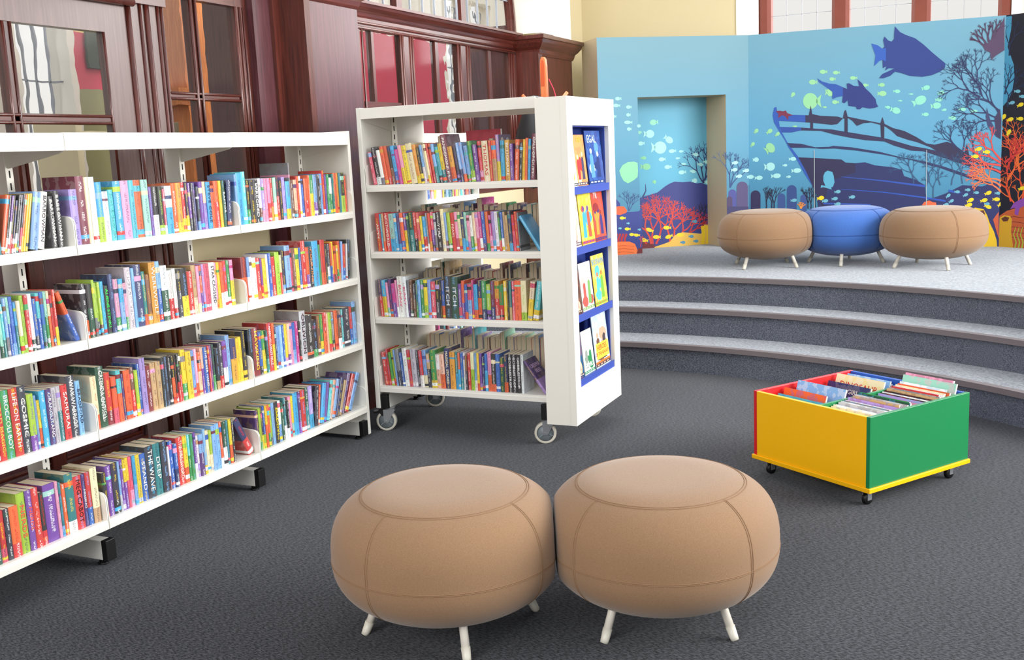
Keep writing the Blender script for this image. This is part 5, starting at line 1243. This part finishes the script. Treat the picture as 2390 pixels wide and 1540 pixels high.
# ---- long panel
C2 = Art(MBp, n2)
for x, y, L, h, a, f in ((564, 516, 62, 30, 0, -1), (656, 522, 58, 26, 0, -1), (628, 568, 52, 26, 0, -1), (490, 590, 70, 36, 0, -1), (780, 560, 60, 26, 0, -1), (866, 612, 48, 24, 0, -1), (975, 610, 56, 28, 0, 1), (978, 672, 74, 38, 0, 1), (1085, 656, 58, 26, 0, 1), (1293, 632, 70, 34, -15, 1), (1404, 668, 56, 30, -15, 1),
      (1245, 726, 120, 62, -25, 1), (1388, 716, 62, 30, -8, 1), (1365, 760, 86, 46, -8, 1), (1426, 790, 40, 18, -10, 1), (1290, 822, 58, 26, 0, 1), (1484, 848, 62, 28, 4, 1), (1556, 784, 62, 26, 8, 1), (1074, 792, 84, 46, 15, 1), (1020, 770, 44, 22, 10, 1), (650, 734, 56, 28, 0, -1), (568, 770, 34, 14, 0, 1), (340, 682, 44, 26, -55, 1), (600, 662, 66, 60, 0, 1), (1188, 676, 40, 12, 0, 1), (1110, 724, 36, 12, 0, 1), (1640, 800, 60, 26, 0, 1)):
    C2.fish(*c7(x, y), L / 3.08, h / 3.08, (152, 214, 160) if x < 1000 else (142, 220, 196), a, f)
C2.fish(*c7(484, 726), 148 / 3.08, 116 / 3.08, (150, 214, 160), 0, -1)
for x, y, L, h, a in ((75, 944, 46, 26, -50), (170, 946, 56, 30, -35), (228, 966, 46, 24, -40), (50, 1040, 46, 24, -50), (354, 908, 36, 14, 0)): C2.fish(*c7(x, y), L / 3.08, h / 3.08, (152, 214, 160), a)
C2.fish(*c7(172, 1068), 82 / 3.08, 76 / 3.08, (152, 214, 160), -35)
for x, y, L, h in ((72, 1148, 50, 34), (336, 1142, 64, 28), (170, 1198, 88, 60), (282, 1188, 40, 18), (362, 1226, 80, 34), (216, 1264, 80, 34), (30, 1272, 64, 30), (92, 1278, 66, 32), (308, 1270, 40, 18)): C2.fish(*c7(x, y), L / 3.08, h / 3.08, LF, -4)
# sponges and weeds on the left
for x0, x1, yt, cc in ((-10, 20, 1330, (76, 66, 108)), (38, 108, 1368, (48, 44, 84)), (232, 286, 1390, (58, 84, 142)), (298, 368, 1330, (52, 76, 134)), (396, 440, 1398, (58, 84, 142))): C2.bump(c7(x0, 0)[0] if x0 > 10 else 1748.5, c7(x1, 0)[0], c7(0, yt)[1], 574, cc)
for x in (150, 190, 206, 470, 450, 500): C2.coral(*c7(x, 1500), 90, 13, 3.4, 4, (38, 42, 72), rg, 12, 0.85)
# wreck
LG = [(BLUEI), (40, 64, 140)]
C2.poly(M7([(205, 775), (222, 768), (228, 800), (240, 870), (250, 930), (300, 1020), (330, 1062), (385, 1135), (440, 1230), (495, 1330), (480, 1335), (430, 1258), (370, 1148), (310, 1060), (285, 1010), (235, 930), (205, 880), (196, 830)]), (44, 88, 176))
C2.poly(M7([(228, 800), (330, 825), (455, 828), (470, 757), (480, 820), (540, 832), (665, 838), (700, 850), (710, 800), (722, 788), (735, 838), (830, 858), (870, 865), (970, 885), (985, 840), (1000, 890), (1060, 920), (1140, 940), (1230, 985), (1300, 1030), (1360, 1040), (1450, 1018), (1500, 1040), (1530, 1060), (1575, 1095), (1590, 1030), (1608, 1112), (1700, 1170), (1835, 1225), (1835, 1250), (1650, 1170), (1540, 1140), (1400, 1100), (1330, 1058), (1230, 1020), (1170, 1005), (1090, 978), (1050, 940), (1010, 912), (970, 897), (905, 880), (850, 885), (800, 905), (770, 870), (740, 850), (700, 852), (660, 892), (620, 897), (480, 882), (240, 868)]), (50, 46, 78))
C2.poly(M7([(228, 800), (330, 825), (430, 828), (430, 878), (240, 868)]), (42, 84, 172))
C2.poly(M7([(243, 912), (380, 915), (510, 925), (620, 930), (740, 950), (960, 985), (1030, 1000), (1200, 1050), (1290, 1065), (1400, 1090), (1560, 1145), (1640, 1190), (1640, 1207), (1480, 1152), (1280, 1087), (1190, 1082), (1070, 1047), (1000, 1017), (860, 1007), (740, 987), (640, 967), (540, 940), (400, 937), (330, 952), (262, 952)]), (50, 48, 84))
C2.poly(M7([(243, 912), (400, 916), (400, 937), (330, 952), (262, 952)]), (44, 78, 160))
C2.poly(M7([(297, 1028), (400, 1033), (500, 1058), (600, 1055), (630, 1048), (760, 1058), (960, 1090), (1120, 1130), (1290, 1160), (1420, 1195), (1540, 1235), (1700, 1290), (1790, 1330), (1775, 1340), (1600, 1278), (1400, 1207), (1300, 1182), (1250, 1167), (1200, 1152), (1000, 1112), (800, 1082), (640, 1067), (550, 1070), (450, 1062), (325, 1062)]), (46, 50, 94))
for q in ([(466, 878), (486, 880), (486, 926), (466, 924)], [(712, 840), (735, 840), (735, 952), (712, 948)], [(970, 890), (998, 895), (998, 996), (975, 990)], [(1450, 1080), (1470, 1085), (1470, 1125), (1450, 1120)], [(1590, 1110), (1610, 1115), (1610, 1190), (1590, 1185)]): C2.poly(M7(q), (48, 44, 74))
C2.poly(M7([(380, 1130), (540, 1138), (690, 1146), (720, 1168), (790, 1172), (860, 1166), (930, 1188), (1060, 1202), (1125, 1220), (1140, 1265), (1220, 1290), (1290, 1330), (1300, 1440), (1440, 1390), (1560, 1330), (1700, 1340), (1820, 1300), (1826, 1790), (560, 1770), (510, 1400), (490, 1330)]), (42, 50, 100))
C2.poly(M7([(380, 1130), (540, 1138), (690, 1146), (720, 1168), (790, 1172), (790, 1240), (600, 1300), (560, 1500), (510, 1400), (440, 1240)]), (44, 42, 78))
C2.stroke(M7([(690, 1270), (1000, 1300), (1290, 1338)]), 1, 5, (48, 84, 176)); C2.stroke(M7([(690, 1360), (1000, 1382), (1290, 1420), (1500, 1455), (1700, 1500)]), 1, 6, (46, 86, 184)); C2.stroke(M7([(1460, 1370), (1700, 1420)]), 5, 3, (46, 86, 184)); C2.stroke(M7([(560, 1462), (900, 1470)]), 3, 3, (48, 84, 176))
C2.poly(M7([(218, 800), (245, 795), (270, 800), (290, 794), (300, 812), (342, 828), (310, 835), (305, 864), (285, 835), (262, 828), (236, 850), (238, 818)]), (120, 44, 72))
# seal-like fish on the hull
C2.poly(M7([(570, 1240), (590, 1226), (625, 1236), (635, 1265), (640, 1310), (630, 1340), (610, 1352), (575, 1335), (560, 1300), (560, 1265)]), (92, 172, 204)); C2.poly(M7([(575, 1335), (615, 1350), (622, 1362), (560, 1345), (540, 1350), (545, 1330)]), (92, 172, 204))
for x, y in ((660, 1378), (764, 1416), (345, 1440), (640, 1428), (570, 1444), (660, 1466)): C2.fish(*c7(x, y), 17, 8, TF, -8)
C2.fish(*c7(538, 1424), 19, 10, YF, -12)
C2.poly(M7([(1268, 1475), (1285, 1452), (1320, 1440), (1345, 1452), (1370, 1455), (1372, 1475)]), (244, 108, 64))
for a in (60, 85, 115): C2.coral(*c7(400, 1500), a, 7, 3, 2, (244, 150, 60), rg)
# silhouettes of the two big fish
C2.poly(M7([(1075, 190), (1110, 230), (1150, 250), (1220, 275), (1280, 320), (1340, 375), (1400, 425), (1437, 455), (1435, 485), (1400, 515), (1340, 540), (1270, 552), (1180, 545), (1120, 525), (1075, 515), (1040, 545), (990, 563), (960, 562), (985, 532), (1050, 502), (1070, 490), (1030, 490), (1003, 507), (1015, 475), (988, 490), (985, 430), (960, 440), (925, 475), (935, 400), (905, 313), (950, 325), (985, 350), (1000, 335), (990, 290), (1000, 262), (1025, 290), (1050, 300), (1068, 280), (1070, 230)]), (40, 62, 132))
C2.poly(M7([(905, 313), (950, 325), (985, 350), (1010, 345), (1010, 440), (985, 430), (960, 440), (925, 475), (935, 400)]), (46, 92, 180))
C2.poly(M7([(515, 562), (550, 585), (600, 600), (650, 605), (732, 640), (728, 600), (745, 598), (780, 618), (818, 620), (806, 570), (840, 600), (860, 632), (900, 670), (935, 712), (942, 745), (955, 765), (930, 775), (890, 780), (840, 770), (825, 785), (800, 785), (795, 768), (740, 760), (735, 720), (712, 742), (695, 735), (700, 690), (660, 697), (625, 712), (625, 660), (560, 610), (530, 590)]), (40, 54, 124))
C2.poly(M7([(515, 562), (550, 585), (600, 600), (650, 605), (700, 628), (700, 690), (660, 697), (625, 712), (625, 660), (560, 610), (530, 590)]), (44, 84, 168))
# corals on the right
for x, y, a in ((1830, 830, 122), (1830, 800, 140), (1825, 850, 158), (1825, 870, 178), (1690, 700, 150), (1700, 690, 112)): C2.coral(*c7(x, y), a, 34, 4.2, 5, (46, 52, 96), rg, 26, 0.74)
for x, y, a in ((1500, 1080, 110), (1560, 1090, 80), (1540, 1085, 130), (1640, 1110, 95)): C2.coral(*c7(x, y), a, 26, 3, 4, (44, 52, 96), rg, 24)
for x, y, a in ((1210, 1320, 100), (1300, 1340, 80), (1400, 1330, 100), (1480, 1330, 75), (1560, 1320, 95), (1640, 1300, 70), (1350, 1430, 90), (1240, 1300, 130)): C2.coral(*c7(x, y), a, 26, 2.6, 4, (56, 86, 124), rg, 26)
C2.poly(M7([(1700, 320), (1740, 310), (1760, 290), (1800, 220), (1840, 175), (1862, 120), (1862, 360), (1800, 400), (1765, 432), (1760, 380), (1720, 360)]), (86, 66, 96))
for x, y, a in ((1730, 320, 120), (1750, 300, 100), (1775, 280, 82), (1790, 270, 70), (1720, 330, 140)): C2.coral(*c7(x, y), a, 15, 5.5, 3, (80, 58, 88), rg, 18, 0.8)
C2.poly(M7([(1735, 770), (1728, 840), (1740, 900), (1770, 950), (1800, 975), (1790, 920), (1760, 860), (1745, 810)]), (60, 66, 108)); C2.poly(M7([(1790, 850), (1830, 780), (1840, 860), (1835, 1000), (1800, 980), (1795, 900)]), (60, 52, 88))
for x, y, a in ((1836, 1170, 150), (1838, 1150, 130), (1838, 1190, 172), (1838, 1240, 160)): C2.coral(*c7(x, y), a, 30, 5, 4, (226, 78, 74), rg, 25, 0.74)
for x, y, a in ((1838, 1340, 150), (1838, 1300, 168), (1838, 1380, 140)): C2.coral(*c7(x, y), a, 26, 4.4, 4, (240, 126, 78), rg, 25, 0.74)
C2.poly(M7([(1440, 1420), (1600, 1370), (1700, 1400), (1826, 1380), (1826, 1790), (1440, 1780)]), (44, 50, 104))
for x, y, a in ((1672, 1072, -15), (1730, 1092, 0), (1648, 1124, 0), (1742, 1388, -22), (1614, 1440, -25), (1712, 1440, -15), (1800, 1432, 0), (1602, 1474, -15), (1740, 1484, 20), (1834, 1468, -35)): C2.fish(*c7(x, y), 20, 9, YF, a)
for x, y, a in ((1520, 1378, 0), (1580, 1402, -25), (1456, 1408, -40), (1478, 1446, -30), (1657, 1384, 0), (1596, 1364, 0), (1810, 1388, 0), (1734, 1464, 0), (1440, 1470, -10)): C2.fish(*c7(x, y), 15, 7, TF, a)
# yellow tube sponges beside the right ottoman
C2.poly([(2262, 492), (2276, 484), (2296, 488), (2304, 502), (2310, 520), (2320, 540), (2326, 560), (2328, 582), (2280, 582), (2262, 560)], (238, 196, 40)); C2.poly([(2284, 492), (2296, 490), (2300, 500), (2290, 504)], (110, 60, 40))
C2.poly([(2296, 545), (2304, 541), (2306, 548), (2298, 552)], (110, 60, 40)); C2.poly([(2318, 512), (2331, 494), (2331, 556), (2326, 540)], (206, 92, 56))
# hairline joints between the printed sheets
C2.stroke([(1901, 350), (1901.5, 575)], 1.6, 1.6, (176, 186, 190)); C2.stroke([(2163, 350), (2162, 575)], 1.6, 1.6, (176, 186, 190))
off(C2.mb.build('mural_print', ts))
# ---- dark end panel
D = Art(MC, n3)
D.poly([(2346, 39), (2362, 37.5), (2360, 70), (2352, 110), (2366, 150), (2368, 180), (2362, 215), (2352, 235), (2337.5, 252), (2341, 140)], (70, 152, 190))
for x, y, a in ((2352, 250, 85), (2345, 220, 70), (2356, 130, 88)): D.coral(x, y, a, 26, 4, 4, (30, 44, 80), rg, 22)
for x, y, a in ((2375, 520, 95), (2360, 470, 110), (2385, 480, 80), (2352, 420, 60), (2380, 400, 100)): D.coral(x, y, a, 34, 5.5, 5, rg.choice([(232, 84, 44), (240, 110, 50)]), rg, 25, 0.74)
for x, y, a in ((2345, 380, 40), (2350, 400, 70)): D.coral(x, y, a, 28, 5, 4, (214, 60, 56), rg, 25)
for x, y, a in ((2342, 274, -55), (2357, 279, -20), (2380, 277, 0), (2381, 245, -25), (2354, 310, -60), (2384, 440, -20)): D.fish(x, y, 19, 9, YF, a)
for x, y, a in ((2361, 240, -15), (2374, 213, 0), (2385, 225, 0), (2334, 300, 0)): D.fish(x, y, 17, 8, TF, a)
D.poly([(2331, 505), (2350, 492), (2390, 480), (2420, 480), (2430, 590), (2331, 583)], (196, 92, 50))
for k in range(5): D.stroke([(2345, 512 + 12 * k), (2365, 505 + 12 * k), (2400, 510 + 12 * k)], 1.5, 1.5, (120, 46, 40))
D.poly([(2333, 508), (2344, 502), (2358, 504), (2362, 512), (2360, 540), (2366, 584), (2331, 582)], (222, 170, 40)); D.poly([(2337, 510), (2346, 505), (2356, 508), (2352, 516), (2342, 517)], (96, 50, 40))
D.poly([(2358, 488), (2366, 474), (2380, 466), (2390, 462), (2400, 470), (2402, 490), (2392, 480), (2380, 486), (2376, 503), (2368, 500), (2370, 484)], (140, 74, 170))
for x in (2368, 2376, 2384): D.stroke([(x, 584), (x + 4, 565), (x - 2, 548), (x + 3, 530)], 4, 1.5, (170, 190, 60))
off(D.mb.build('mural_print', ts))
